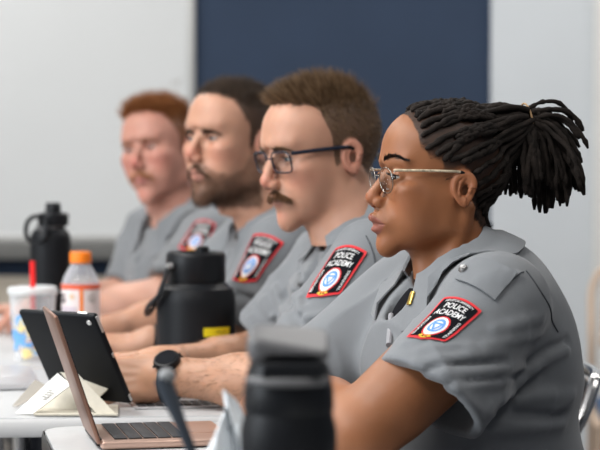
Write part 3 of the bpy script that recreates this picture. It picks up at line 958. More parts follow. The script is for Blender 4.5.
def tones(base, n, var=.25, alt=None, k=.3):
    c = A(base)[None]*(1+var*RNG.normal(size=(n, 1)))
    if alt is not None:
        m = RNG.random((n, 1)) < k; c = np.where(m, A(alt)[None]*(1+var*.6*RNG.normal(size=(n, 1))), c)
    return np.clip(c, .001, 1)
def brows(H, parent, color, n=260, thick=3.2, arch=2.0, length=8, r=.32, z0=15.5, y0=11, y1=47, hv=None, hn=None, dens=None):
    q = H.q; ex, ey, ez = q['eye']
    for sg in (1, -1):
        t = RNG.random(n); y = y0+(y1-y0)*t
        z = ez+z0-2.5+arch*3.2*np.sin(np.clip(t*1.12, 0, 1)*2.5)-4.0*t**3+RNG.normal(size=n)*thick*.42*(1.1-.7*t)
        P = np.stack([np.full(n, 100.)-t*24, sg*y, z], 1)
        f = lambda p: H.f(p)
        for _ in range(8):
            g, d = grad(f, P, 1.0); P[:, 0] -= np.clip(d, -8, 8)*np.sign(np.maximum(g[:, 0], .2))
        g, d = grad(f, P, 1.0); P = P-d[:, None]*g
        dr = np.stack([-.35*t, sg*(.55+.4*t), .55-1.0*t], 1)+g*.22+RNG.normal(size=(n, 3))*.12
        v, f, c = strands(P, dr, length*(.6+.5*RNG.random(n)), r, 3, jitter=.06, color=tones(color, n, .2))
        hair_mesh('eyebrow', H, [(v, f, c)], M['hair_tone'], parent)
def lashes(H, parent, color=(.008, .006, .005), r=.55, L=7, lid=True):
    q = H.q; E = V3(*q['eye']); o = q['open']; R = q['eyer']
    for sg in (1, -1):
        m = MB()
        for up in (1, -1):
            pts = []
            for t in np.linspace(-.93, .93, 17):
                y = 13.2*t; z = up*o*(1.08 if up > 0 else .92)*math.sqrt(1-t*t)+.07*y
                x = math.sqrt(max((R+1.3)**2-y*y-z*z, 9)); pts.append(E+V3(x, y, z))
            pts = A(pts)*A([1, sg, 1])
            rr = (r*(1 if up > 0 else .45))*np.sin(np.linspace(.35, 2.8, 17))**.4
            m.tube(pts, rr, 6)
            if up > 0 and L:
                for k in range(2, 16):
                    for e in (0, .5):
                        p = pts[k]*(1-e)+pts[min(k+1, 16)]*e; y = (p[1]*sg-E[1])/13
                        d = nrm(V3(1, sg*y*.55, .25)); m.tube([p, p+d*L*.5+V3(0, 0, .3), p+d*L*.85+V3(0, 0, 1.8)], [.28, .22, .06], 3)
        mesh_obj('eyelashes', H.w(A(m.v)), m.f, M['lash'], parent)
def glasses(H, parent, shape, cx, cy, cz, w, h, wire, mats, temple, lens, pw=2.6, wrap=.12, tilt=.10, depth=1.0, earz=26, earx=-6, bridge_z=3, padr=1.6):
    """eyeglasses in head mm: frame, two lenses, temples"""
    b = MB(); q = H.q
    root = None; lens_objs = []
    def rim(sg):
        pts = []
        for i in range(48):
            t = 2*math.pi*i/48; c, s_ = math.cos(t), math.sin(t)
            u = w/2*np.sign(c)*abs(c)**(2/pw); v = h/2*np.sign(s_)*abs(s_)**(2/pw)
            if shape == 'round' and v < 0: u *= 1-.10*(-v/(h/2))
            if shape == 'square' and v < 0: u *= 1-.07*(-v/(h/2))
            pts.append(V3(cx-abs(wrap)*(u)-tilt*-v*-1*0 + tilt*v, sg*(cy+u), cz+v))
        return A(pts)
    for sg in (1, -1):
        p = rim(sg); b.tube(p, wire, 10, 0, closed=True, flat=depth, upv=(1, 0, 0))
        # temples
        hinge = V3(cx-wrap*w/2-1, sg*(cy+w/2+1.0), cz+h*.40)
        ear = V3(earx, sg*(q['cw']+3.5), earz); mid = hinge*.5+ear*.5+V3(0, sg*2.5, 1)
        mid[1] = sg*max(abs(mid[1]), 0)
        path = A([hinge, hinge+V3(-5, sg*2.5, 0), mid, ear+V3(12, 0, 1.5), ear, ear+V3(-12, -sg*1.5, -7), ear+V3(-22, -sg*4, -20)])
        tt = np.linspace(0, 1, len(path)); T2 = np.linspace(0, 1, 40)
        pp = np.stack([np.interp(T2, tt, path[:, k]) for k in range(3)], 1)
        for _ in range(4): pp[1:-1] = (pp[:-2]+2*pp[1:-1]+pp[2:])/4
        n1 = int(40*temple['split'])
        b.tube(pp[:n1+1], temple['r'], 8, temple['m0'], flat=temple.get('flat', 1.0), upv=(0, 0, 1))
        b.tube(pp[n1:], temple['r']*1.15, 8, temple['m1'], flat=temple.get('flat', 1.0), upv=(0, 0, 1))
        b.tube([p[24]*.5+p[26]*.5+V3(-2, 0, 0), p[26]+V3(-7, 1.5*sg, -1), p[28]+V3(-8, 2.2*sg, -2)], .5, 6, 0)
        b.lathe([(0, 1), (2.2, .7), (2.6, 0), (0, -.8)], p[28]+V3(-9, 2.2*sg, -3), 12, 3)
    br = []
    for t in np.linspace(-1, 1, 13):
        g = cy-w/2; br.append(V3(cx+2.2*(1-t*t)+wrap*w/2*.9, t*(g+.8), cz+bridge_z+1.6*(1-t*t)))
    b.tube(br, wire*1.05, 8, 0)
    o = mesh_obj('eyeglasses', H.w(A(b.v)), b.f, mats, parent, fmat=b.m)
    for sg in (1, -1):
        p = rim(sg); c = p.mean(0); v = []; f = []; R_ = 4
        for side in (0, 1):
            v.append(c+V3(.8 if side == 0 else -.6, 0, 0))
            for r in range(1, R_+1):
                for k in p: qv = c+(k-c)*r/R_*.985; v.append(qv+V3((.8 if side == 0 else -.6)*(1-(r/R_)**2)+(.35 if side == 0 else -.35), 0, 0))
        st = 1+R_*48
        for side in (0, 1):
            o0 = side*st; g = []
            for j in range(48): g.append((o0, o0+1+j, o0+1+(j+1) % 48))
            for r in range(R_-1):
                for j in range(48):
                    a0 = o0+1+r*48+j; a1 = o0+1+r*48+(j+1) % 48; g.append((a0, a1, a1+48, a0+48))
            f += g if side == 0 else [tuple(reversed(k)) for k in g]
        for j in range(48):
            a0 = 1+(R_-1)*48+j; a1 = 1+(R_-1)*48+(j+1) % 48; f.append((a0, a1, a1+st, a0+st))
        lo = mesh_obj('lens', H.w(A(v)), f, M[lens], o)
    return o
# ------------------------------------------------------------------ palette
M = {}
M['sclera'] = mat('eye white', (.50, .46, .43), rough=.08, sss=.1)
M['pupil'] = mat('pupil', (.004, .004, .004), rough=.05)
M['limbus'] = mat('iris rim', (.02, .015, .012), rough=.08)
M['iris_brown'] = mat('brown iris', (.045, .018, .008), rough=.05)
M['iris_blue'] = mat('blue grey iris', (.055, .075, .09), rough=.05)
M['skin_brown'] = mat('brown skin', (.3, .14, .07), rough=.5, sss=.12, attr=True, bump=.10, bscale=420, scale=.004, spec=.45)
M['skin_pale'] = mat('pale skin', (.5, .3, .22), rough=.48, sss=.18, attr=True, bump=.12, bscale=420, scale=.004, spec=.45)
M['hair_tone'] = mat('hair', (.05, .03, .02), rough=.45, attr=True, spec=.35)
M['lash'] = mat('eyelash', (.008, .006, .005), rough=.6)
M['locs'] = mat('black locs', (.016, .012, .010), rough=.9, spec=.25, bump=.8, bscale=300, noise=.5, nscale=60)
M['shirt'] = mat('grey uniform cloth', (.165, .176, .189), rough=.82, sheen=.2, noise=.06, nscale=9, bump=.45, bscale=30, weave=.25, wscale=1400)
M['seam'] = mat('dark seam thread', (.07, .075, .085), rough=.9)
M['black_cloth'] = mat('black cloth', (.008, .008, .010), rough=.95, spec=.1)
M['trousers'] = mat('dark trousers', (.03, .032, .04), rough=.9)
M['shoe'] = mat('black shoe leather', (.01, .01, .01), rough=.4)
M['patch_black'] = mat('patch black thread', (.007, .007, .009), rough=.9, weave=.4, spec=.1)
M['patch_red'] = mat('patch red thread', (.62, .022, .03), rough=.75, weave=.4)
M['patch_white'] = mat('patch white thread', (.78, .78, .78), rough=.8)
M['patch_blue'] = mat('patch blue thread', (.12, .30, .68), rough=.8)
M['patch_gold'] = mat('patch gold thread', (.75, .48, .03), rough=.6)
M['gold'] = mat('gold metal', (.85, .58, .16), rough=.28, metal=1)
M['steel'] = mat('steel', (.62, .62, .62), rough=.28, metal=1)
M['pewter'] = mat('dull metal button', (.30, .30, .30), rough=.4, metal=.9)
M['tan_band'] = mat('tan hair band', (.42, .26, .13), rough=.6)
M['black_plastic'] = mat('black plastic', (.005, .006, .008), rough=.5, spec=.22)
M['navy_plastic'] = mat('dark navy acetate', (.010, .014, .028), rough=.25)
M['tortoise'] = mat('pale horn', (.50, .42, .30), rough=.3, noise=.45, nscale=220)
M['wire'] = mat('grey wire rim', (.30, .28, .25), rough=.25, metal=1)
M['nosepad'] = mat('clear nose pad', (.8, .8, .78), rough=.2, alpha=.5)
M['lip_pen'] = mat('grey pen', (.28, .28, .30), rough=.4)
def lens_mat():
    m = bpy.data.materials.new('clear lens'); m.use_nodes = True; nt = m.node_tree; N = nt.nodes; L = nt.links
    for n in list(N): N.remove(n)
    o = N.new('ShaderNodeOutputMaterial'); mx = N.new('ShaderNodeMixShader'); t = N.new('ShaderNodeBsdfTransparent'); g = N.new('ShaderNodeBsdfGlossy')
    g.inputs['Roughness'].default_value = .03; fr = N.new('ShaderNodeLayerWeight'); fr.inputs['Blend'].default_value = .25
    t.inputs['Color'].default_value = (.93, .95, .96, 1)
    mr = N.new('ShaderNodeMapRange'); mr.inputs['To Min'].default_value = .02; mr.inputs['To Max'].default_value = .10
    L.new(fr.outputs['Facing'], mr.inputs['Value']); L.new(mr.outputs['Result'], mx.inputs['Fac'])
    L.new(t.outputs[0], mx.inputs[1]); L.new(g.outputs[0], mx.inputs[2]); L.new(mx.outputs[0], o.inputs['Surface'])
    return m
M['lens'] = lens_mat()
CREW = 'uniformed trainees along the tables'
def ear_center(px, py, d, yaw, q, pitch=0, roll=0):
    h = Head((0, 0, 0), yaw, pitch, roll, q)
    return W(px, py, d)-h.d((0, .071*q['s']*q['cw']/76, 0))

# ------------------------------------------------------------------ the woman
def woman():
    q = head_pars(s=.94, front=87, nas=(86, 31), tip=(119, -9), sub=(104, -24), ul=(112, -37), sto=(105, -48), ll=(111, -58), sul=(104, -66),
                  chin=(102, -73), men=(89, -89), fore=(87.5, 74), top=131, back=-100, eye=(78, 31, 21), cw=73, fw=58, jaw=46, jz=-50, cheek=58,
                  lipw=23, nosew=16.5, lipr=6.3, lipl=7.2, brow=.72, alaz=-17, neck=50, open=4.2, ear=.86, earw=1.22)
    yaw = 16
    C = ear_center(457, 192, 2.63, yaw, q)
    SL = W(496, 304, 2.52); l = V3(math.sin(math.radians(14)), -math.cos(math.radians(14)), 0); SR = SL-l*.33
    EL = V3(.072, 2.44, .771); WL = V3(.0, 2.66, .822); ER = V3(.035, 2.80, .795); WR = V3(-.055, 2.635, .785)
    D = dict(seed=1, hh=1.5, base=(.30, 2.74, 0), label='woman in grey uniform shirt with tied back black locs and thin rimmed glasses',
             group=None, head=(C, yaw, 0, 0, q), torso=(14, SL, SR, W(457, 277, 2.67), V3(.308, 2.735, .565)), tk=dict(k=.98, kd=1.10, hump=.004),
             armL=(SL, EL, WL, (-.35, .9, -.12), (-.2, 0, 1), ), armR=(SR, ER, WR, (.12, -1, -.02), (0, 0, 1)),
             aL=dict(curl=(18, 28, 18), thumb=(25, 14), k=1.02, hs=.93), aR=dict(curl=(14, 22, 14), thumb=(25, 14), k=.98, hs=.93),
             skin=skin_func((.27, .105, .044), lip=(.23, .072, .055), blush=(.31, .105, .046), hair=(.012, .009, .008),
                            hl=hairline([-110, -50, -34, -24, -20, 0, 8, 20, 24, 44, 54, 58, 62], [-62, -58, -40, 0, 28, 36, 30, 32, 46, 58, 74, 100, 125], 9, 4)),
             tone=(.27, .105, .044), armskin=arm_skin((.27, .106, .045)), skinmat='skin_brown', iris='iris_brown', gaze=(1, .42, .03),
             hemL=W(430, 398, 2.455), hemR=SR+(ER-SR)*.98+V3(0, 0, .012), sleeve=.66, sr=(.068, .083), collar=(W(449, 257, 2.67), 30, .060), ck=dict(wid=.052, tip=.085, open_=2.62, front_drop=.03, gap=.008),
             patches=[([(441, 282), (491, 301), (449, 346), (404, 340)], 2.5, (-.5, -1, .3))],
             folds=[(417, 364, 501, 353, 2.46, 6, 7), (415, 371, 505, 361, 2.46, -5, 6), (428, 376, 524, 367, 2.46, 7, 7), (440, 389, 519, 381, 2.46, 6, 7), (437, 383, 515, 375, 2.46, -5, 6),
                    (488, 407, 534, 369, 2.5, 11, 9), (534, 369, 564, 350, 2.55, 9, 8), (494, 412, 540, 374, 2.55, -10, 8), (499, 400, 568, 394, 2.6, 9, 9), (502, 412, 560, 414, 2.6, -8, 9), (470, 430, 560, 424, 2.6, 8, 10),
                    (530, 362, 566, 342, 2.6, -6, 7), (495, 330, 540, 318, 2.5, 5, 9), (470, 352, 540, 334, 2.5, 5, 8), (393, 344, 420, 340, 2.45, 5, 7), (480, 280, 520, 275, 2.5, 4, 6), (420, 352, 470, 346, 2.45, 4, 6)],
             seams=[([(506, 284), (515, 277), (525, 271)], 2.55), ([(526, 271), (541, 294), (552, 316), (559, 335)], 2.62)])
    K = build_person(D); H, root, shirt, T, f = K['H'], K['root'], K['shirt'], K['T'], K['fshirt']
    brows(H, root, (.012, .008, .007), n=420, thick=4.4, arch=1.7, length=7, r=.36, z0=30, y0=12, y1=53)
    lashes(H, root, L=8, r=.8)
    glasses(H, root, 'round', q['eye'][0]+20, 32, q['eye'][2]-4, 45, 38, .75, [M['wire'], M['tortoise'], M['black_plastic'], M['nosepad']],
            dict(r=1.5, m0=1, m1=2, split=.62, flat=1.3), 'lens', pw=2.3, tilt=.10, earz=29, bridge_z=6)
    # locs
    R = np.random.default_rng(21)
    O = V3(-8, 0, 45); tie = H.l(W(527, 121, 2.72)); tie[1] = 3; print('tie', tie)
    f_h = lambda p: H.f(np.asarray(p, float))
    def surf(dirs):
        r = np.full(len(dirs), 150.)
        for _ in range(40): r -= f_h(O+dirs*r[:, None])*.8
        return r
    starts = []
    for a, x, z in [(4, 45, 112), (13, 45, 111), (22, 45, 109), (8, 33, 118), (18, 33, 116), (27, 31, 112), (35, 24, 108), (44, 20, 98), (52, 18, 86), (30, 46, 105), (38, 46, 98), (46, 46, 89), (53, 46, 78), (60, 42, 65), (66, 33, 55), (70, 24, 47),
                    (72, 10, 44), (74, -3, 46), (75, -15, 44), (74, -25, 26), (72, -32, 6), (68, -38, -12), (62, -44, -26), (54, -50, -38), (44, -56, -46), (33, -60, -52), (20, -64, -55), (7, -66, -57)]:
        for sg in (1, -1): starts.append((x+R.normal()*2-((14 if a > 28 else 5) if sg < 0 else 0), sg*a, z+R.normal()*2, 0))
    for _ in range(60):
        th = R.uniform(-1.25, 1.25); ph = R.uniform(.0, 2.2)
        v = V3(math.cos(ph)*.9, math.sin(th), math.sin(ph)*1.0+.1); v = nrm(v)*95+O; starts.append((min(v[0]*.6-20, 0), v[1]*.9, max(v[2], 70), 5))
    m = MB()
    def loc(path, r, tip=.55):
        n = len(path); rr = r*(1+.13*np.sin(np.arange(n)*1.9+R.uniform(0, 6))+.10*R.normal(size=n)); rr[0] *= .5; rr[-1] *= tip; rr[-2] *= .85
        m.tube(path, rr, 9)
    for (x, y, z, ex) in starts:
        s = V3(x, y, z)-O; d0 = nrm(s); d1 = nrm(tie-O)
        om = math.acos(np.clip(d0@d1, -1, 1)); t = np.linspace(0, 1, 26)
        dirs = (np.sin((1-t)*om)[:, None]*d0+np.sin(t*om)[:, None]*d1)/math.sin(om)
        side = nrm(np.cross(d0, d1)); dirs = dirs+side[None]*(np.sin(t*math.pi)*R.normal()*.06+.012*np.sin(t*17+R.uniform(0, 6)))[:, None]
        dirs /= np.linalg.norm(dirs, axis=1)[:, None]
        r = surf(dirs)+2.0+ex*np.sin(t*math.pi)**.5+6*t+1.2*R.normal(size=26)
        rt = np.linalg.norm(tie-O); k = ss(.62, 1.0, t); r = r*(1-k)+(rt+R.normal()*5)*k
        p = O+dirs*r[:, None]; p[-1] += R.normal(size=3)*6
        loc(p, R.uniform(3.6, 5.2))
    g = V3(0, 0, -1)@H.M.T
    n_b = 150
    for i in range(n_b):
        a = R.uniform(0, 6.28); u = R.random()**.5
        d = nrm(V3(-1, .85*u*math.cos(a), -.02+.88*u*math.sin(a)))
        L = R.uniform(94, 150)*(1 if d[2] < .2 else .8); n = 20; p = [tie+V3(0, R.normal()*8, R.normal()*8)]; st = L/n
        grv = R.choice([R.uniform(.07, .12), R.uniform(.12, .26)]); wv = R.normal(size=3)*.05
        for s in range(n):
            d = nrm(d+g*grv*(1+.4*s/n*2)+wv*math.sin(s*.55)+R.normal(size=3)*.05); p.append(p[-1]+d*st)
        loc(A(p), R.uniform(3.3, 4.9))
    for (dx, dz, L, gy) in [(-.5, .55, 30, .02), (-.7, .5, 36, .03), (-.9, .3, 60, .06)]:
        d = nrm(V3(dx-.4, R.normal()*.2, dz)); p = [tie]; 
        for s in range(14): d = nrm(d+g*gy+V3(-.05, 0, 0)+R.normal(size=3)*.05); p.append(p[-1]+d*L/14)
        loc(A(p), 4.2, .3)
    for k in range(30):                                    # loose ones falling beside the band
        d = nrm(V3(-.2+R.normal()*.3, .6+R.normal()*.3, -.5)); sg = R.choice([1, 1, -1]); d[1] *= sg; p = [tie+V3(R.uniform(-14, 22), sg*R.uniform(4, 18), R.uniform(-16, -2))]; L = R.uniform(70, 118)
        for s in range(18): d = nrm(d+g*.16+R.normal(size=3)*.06); p.append(p[-1]+d*L/18)
        loc(A(p), R.uniform(3.6, 4.8))
    hair = mesh_obj('hair', H.w(A(m.v)), m.f, M['locs'], root)
    b = MB(); dax = nrm(tie-V3(-60, 0, 92)); u = V3(0, 1, 0); w = np.cross(dax, u); pts = [tie+dax*2+24*(math.cos(t)*u*.9+math.sin(t)*w*1.12) for t in np.linspace(0, 2*math.pi, 40, endpoint=False)]
    b.tube(pts, 1.5, 8, closed=True); mesh_obj('hair_tie', H.w(A(b.v)), b.f, M['tan_band'], hair)
    # fuzz along the hairline
    w = ss(.02, .3, hl_w(K['hv'], q))*ss(.98, .5, hl_w(K['hv'], q))
    P, Nn, _ = sample(K['hv'], K['hn'], w*(K['hv'][:, 2] > -60), 900)
    dr = (tie-P); dr /= np.linalg.norm(dr, axis=1)[:, None]; dr = dr+Nn*.25+RNG.normal(size=P.shape)*.25
    v, F, c = strands(P, dr, 9+6*RNG.random(len(P)), .22, 4, jitter=.12, color=tones((.012, .009, .008), len(P)))
    o = hair_mesh('baby_hair', H, [(v, F, c)], M['hair_tone'], hair)
    # uniform details
    face = V3(-.4, -1, .3)
    a = trace(f, 463, 270, 2.3, 2.8); bb = trace(f, 505, 288, 2.3, 2.8)
    wd = nrm(np.cross(bb-a, grad(f, A([a]), .003)[0][0]))
    surf_strip('epaulette', f, bb, a, wd, .052, .042, .0025, .0025, M['shirt'], shirt, point=.10)
    disc_on('button', f, trace(f, 465, 272, 2.3, 2.8), .0065, .0035, M['pewter'], shirt, .005)
    # gold bar pinned to the near collar point
    p, n = hit(K['collar'], 412, 299)
    if p is not None:
        x = nrm(W(415, 308, 2.6)-W(409.5, 293, 2.6)); x = nrm(x-(x@n)*n); y = np.cross(n, x)
        b = MB(); b.box(p+n*.0025, (.0105, .0042, .0016), np.stack([x, y, n]), 0, .0012)
        b.build('collar_pin', M['gold'], K['collar'])['label'] = 'small gold collar bar'
    a = trace(f, 393, 316, 2.45, 2.95); c = trace(f, 391, 346, 2.45, 2.95); o = V3(-.3, -.9, .2)*.010
    b = MB(); b.tube([a+o, a*.5+c*.5+o, c+o], [.0042, .0045, .0045], 10); b.tube([a+o*1.6+V3(0, 0, -.002), a*.6+c*.4+o*1.8], .0014, 6)
    b.build('pen', M['lip_pen'], shirt)
    far_patch(K)
    return K
def hl_w(P, q):
    return hairline([-110, -50, -34, -24, -20, 0, 8, 20, 24, 44, 54, 58, 62], [-62, -58, -40, 0, 30, 38, 22, 20, 45, 58, 74, 100, 125], 9, 3)(P, q)
# ------------------------------------------------------------------ the men
def sleeve_patch(K, arm, T, side, along=.085, fwd=.25, half=(.038, .047)):
    """corners of the patch on the outer face of an upper arm (side +1 left, -1 right)"""
    sh = arm.sh; ax = nrm(arm.el-arm.sh); o = nrm(T.l*side+T.fw*fwd); o = nrm(o-(o@ax)*ax); u = np.cross(o, ax)
    c = sh+ax*along+o*.085
    L, R_ = (-u, u)
    if (np.cross(-ax, o)@u) > 0: pass
    return [c-u*half[0]-ax*half[1], c+u*half[0]-ax*half[1], c+u*half[0]+ax*half[1], c-u*half[0]+ax*half[1]], o
def far_patch(K, side=-1, fwd=.35):
    cs, o = sleeve_patch(K, K['AR'] if side < 0 else K['AL'], K['T'], side, fwd=fwd)
    # text must read from outside: right-hand order seen along -o
    r = np.cross(nrm(cs[0]-cs[3]), o)
    if (cs[1]-cs[0])@r < 0: cs = [cs[1], cs[0], cs[3], cs[2]]
    add_patch(K['fshirt'], cs, K['shirt'], o)
def short_hair(K, tone, alt, top_dir, top_len, side_len, n=9000, r=.42, jitter=.10, curl=0.0, hlf=None, top_z=(70, 98), bend=None, tuft=None, clump=.45, clump_s=.55):
    H, hv, hn, q = K['H'], K['hv'], K['hn'], K['H'].q
    w = hlf(hv, q)
    w = w*(w > .35)*(.55+1.0*ss(60, 95, hv[:, 2]))
    P, Nn, _ = sample(hv, hn, w, n)
    k = ss(top_z[0], top_z[1], P[:, 2]+RNG.normal(size=n)*5)
    sd = np.stack([-.55+0*P[:, 0], .15*np.sign(P[:, 1]), -.75+0*P[:, 0]], 1)+Nn*.28
    td = A(top_dir)[None]+Nn*.55
    if tuft is not None: td = td+tuft(P)
    cl = np.stack([vnoise(P, clump_s, 31), vnoise(P, clump_s, 32), vnoise(P, clump_s, 33)], 1)*clump
    d = sd*(1-k[:, None])+td*k[:, None]+RNG.normal(size=P.shape)*.13+cl*(.35+.65*k)[:, None]
    L = (side_len*(.55+.45*ss(-40, 60, P[:, 2]))*(1-k)+top_len*k)*(.65+.6*RNG.random(n))
    v, f, c = strands(P-Nn*.6, d, L, r, 5, jitter=jitter, curl=curl, color=tones(tone, n, .22, alt, .35), bend=bend)
    return hair_mesh('hair', H, [(v, f, c)], M['hair_tone'], K['root'])
def moustache(K, tone, alt, n=800, length=9, width=29, r=.42, droop=7, thick=9, rise=0):
    H = K['H']; q = H.q; ulx, ulz = q['ul']; sx, sz = q['sub']
    t = RNG.uniform(-1, 1, n); a = np.abs(t)
    y = t*width; z = (sz-2)*(1-a)+(ulz+1)*a-RNG.random(n)*thick*(1.1-.5*a)-droop*a**2+rise
    P = np.stack([np.full(n, 118.), y, z], 1)
    for _ in range(10):
        g, d = grad(H.f, P, 1.0); P[:, 0] -= np.clip(d, -10, 10)*.8
    g, d = grad(H.f, P, 1.0); P = P-d[:, None]*g
    dr = np.stack([.1+0*t, np.sign(t)*(.25+.75*a), -.95+.25*a], 1)+g*.35+RNG.normal(size=(n, 3))*.18
    v, f, c = strands(P, dr, length*(.6+.6*RNG.random(n)), r, 4, jitter=.1, color=tones(tone, n, .25, alt, .4), bend=A([-.25, 0, -.3])[None])
    return hair_mesh('moustache', H, [(v, f, c)], M['hair_tone'], K['root'])
def beard_mask(P, q):
    x, a, z = P[:, 0], np.abs(P[:, 1]), P[:, 2]
    zb = np.interp(x, [-8, 4, 14, 24, 36, 58, 78, 90], [6, 6, 0, -26, -44, -54, -52, -40])+2.5*vnoise(P, .3, 6)
    m = ss(4, -4, z-zb)
    m = np.maximum(m, ss(3, -2, np.abs(z-(q['ul'][1]+5))-6+.12*a)*ss(30, 24, a)*(x > 70))
    m *= ss(-14, -4, x)*ss(q['men'][1]-16, q['men'][1]-2, z-.22*(x-80)*(x < 80)*0)
    m *= 1-lip_mask(P, q); m *= 1-.55*np.exp(-((z-(q['sul'][1]+1))/5)**2-((a-15)/7)**2)*(x > 70)
    e = ear_sdf(np.stack([x, a, z], 1), q)
    return m*ss(0, 2, e)
PALE = (.49, .26, .175); BL = (.52, .185, .13)
HL_X = [-110, -62, -42, -30, -24, 4, 7, 20, 24, 34, 42, 47, 62, 76, 90]
def crew(**k): return hairline(HL_X, k.get('z', [-44, -42, -30, -5, 32, 34, -6, -6, 40, 54, 66, 84, 97, 103, 118]), k.get('soft', 4), 2.5)

def man_glasses():
    q = head_pars(s=1.03, fore=(93, 64), nas=(92, 26), tip=(120, -17), sub=(104, -30), ul=(105, -42), sto=(99.5, -48.5), ll=(102.5, -56), sul=(94.5, -66), chin=(97, -78), men=(86, -95), jz=-55, back=-106, open=3.1, lipw=24, lipr=3.4, lipl=4.2, neck=60, jaw=52, cheek=62, nb=7.4, brow=1.05, ear=.90, earw=1.12)
    yaw, pitch = 30, -9
    C = ear_center(346, 160.5, 3.13, yaw, q, pitch, 0)
    SL = W(377, 268, 3.0); t = math.radians(14); l = V3(math.sin(t), -math.cos(t), 0); SR = SL-l*.35+V3(.02, 0, -.022)
    hlf = hairline([-120, -62, -42, -30, -24, 4, 7, 19, 22, 27, 31, 37, 60, 76, 90], [-46, -44, -30, -5, 30, 32, -6, -6, 44, 60, 82, 93, 100, 104, 118], 4, 2.5)
    D = dict(seed=2, hh=1.5, base=(.2, 3.25, 0), label='man with dark rectangular glasses and a brown moustache, in a grey uniform shirt, looking down', group=None,
             head=(C, yaw, pitch, 0, q), torso=(14, SL, SR, W(352, 232, 3.16), V3(.20, 3.26, .56)), tk=dict(k=1.08, kd=1.1),
             armL=(SL, W(297, 384.5, 2.92), W(170, 377, 3.0), (-.93, .12, -.06), (-.25, -.9, .40)), armR=(SR, W(262, 358, 3.37), W(160, 362, 3.16), (-.95, -.18, -.02), (-.1, -.25, 1)),
             aL=dict(curl=(24, 34, 20), thumb=(18, 10), k=1.0, hs=1.02), aR=dict(curl=(20, 30, 20), thumb=(20, 12), k=.88, hs=1.0),
             skin=skin_func(PALE, lip=(.40, .19, .145), blush=BL, hair=(.085, .052, .030), hl=hlf, must=lambda P, q: np.exp(-((P[:, 2]-q['ul'][1]-6)/6)**2-(P[:, 1]/24)**2)*(P[:, 0] > 75), mustc=(.16, .08, .03)),
             tone=PALE, armskin=arm_skin((.45, .24, .15)), skinmat='skin_pale', iris='iris_blue', gaze=(1, .02, -.28),
             sleeve=.80, sr=(.077, .084), collar=(W(347, 213, 3.16), 38, .067), ck=dict(wid=.042, tip=.078, open_=2.5, front_drop=.03, gap=.006),
             patches=[([(329, 235), (370, 245), (344, 296), (304, 301)], 3.0, (-.5, -1, .3))],
             folds=[(304, 319, 346, 310, 2.95, 7, 8), (319, 338, 366, 294, 2.95, 8, 9), (300, 326, 340, 320, 2.95, -6, 8), (330, 340, 400, 290, 3.0, 7, 10), (284, 296, 299, 321, 3.1, -10, 9), (275, 288, 290, 325, 3.3, 8, 8),
                    (292, 282, 298, 312, 3.2, 7, 7), (262, 300, 280, 335, 3.3, 7, 8), (250, 318, 262, 345, 3.3, 6, 8), (370, 300, 402, 270, 3.0, 6, 9), (350, 330, 398, 312, 2.95, 6, 8), (310, 345, 360, 335, 2.9, 6, 8), (300, 268, 306, 300, 3.0, -6, 7)],
             seams=[([(366, 236), (374, 252), (377, 275), (372, 300)], 3.0)])
    K = build_person(D); H, root = K['H'], K['root']
    short_hair(K, (.105, .060, .030), (.30, .19, .105), (.55, 0, .55), 27, 8, n=12000, r=.40, hlf=hlf, tuft=lambda P: np.stack([.5*ss(30, 75, P[:, 0]), -.25*np.ones(len(P)), .35*ss(30, 75, P[:, 0])], 1))
    brows(H, root, (.12, .07, .035), n=300, thick=4.5, arch=1.2, length=8, r=.34, z0=18)
    lashes(H, root, L=4, r=.4); moustache(K, (.075, .032, .013), (.17, .08, .03), n=1500, width=31, thick=12, length=9, r=.46, rise=1)
    glasses(H, root, 'square', q['eye'][0]+20, 33, q['eye'][2]-3, 50, 34, 1.5, [M['navy_plastic'], M['navy_plastic'], M['black_plastic'], M['nosepad']],
            dict(r=1.9, m0=1, m1=2, split=.6, flat=1.7), 'lens', pw=4.5, tilt=.12, earz=21, bridge_z=5)
    a = K['AL']; fx = nrm(a.wr-a.el); c = a.wr-fx*.004
    wt = band(K['root'], 'wristwatch', a, c, fx, .021, .0035, M['black_plastic']); wt['label'] = 'black sports watch'
    z = nrm(V3(-.05, -.62, .80)); z = nrm(z-(z@fx)*fx); p = ring_hit(a, c, z); R = np.stack([fx, np.cross(z, fx), z])
    b = MB(); b.lathe([(0, -.002), (.0195, -.002), (.0215, .002), (.0215, .007), (.0195, .0105), (.0165, .0115), (.016, .0105), (0, .0105)], p, 36, R=R)
    for t in range(4): q = math.radians(45+90*t); b.tube([p+R.T@V3(.0205*math.cos(q), .0205*math.sin(q), .005), p+R.T@V3(.0245*math.cos(q), .0245*math.sin(q), .005)], .0022, 8)
    b.build('watch_case', M['lid_black'], wt)
    b = MB(); b.lathe([(0, .0112), (.0155, .0112), (.0158, .0105), (0, .0100)], p, 30, R=R); b.build('watch_glass', M['screen'], wt)
    arm_hair(K, 'AL', (.16, .09, .05), 1700); arm_hair(K, 'AR', (.16, .09, .05), 1100)
    far_patch(K)
    return K
def arm_hair(K, key, tone, n=1500, length=9):
    a = K[key]; ax = a.wr-a.el; t = RNG.uniform(.05, 1.0, n); u = nrm(np.cross(ax, V3(0, 0, 1))); v = nrm(np.cross(u, ax)); th = RNG.uniform(0, 6.28, n)
    P = a.el+ax*t[:, None]+.05*(np.cos(th)[:, None]*u+np.sin(th)[:, None]*v); P = project(a.f, P, 0, 6, .002); g, _ = grad(a.f, P, .002)
    d = nrm(ax)*.8+g*.35+V3(0, 0, -.35)+RNG.normal(size=P.shape)*.25
    vv, F, c = strands(P, d, length/1000*(.5+.8*RNG.random(n)), .00022, 4, jitter=.12, color=tones(tone, n, .25))
    return mesh_obj('arm_hair', vv, F, M['hair_tone'], K['root'], True, color=c)
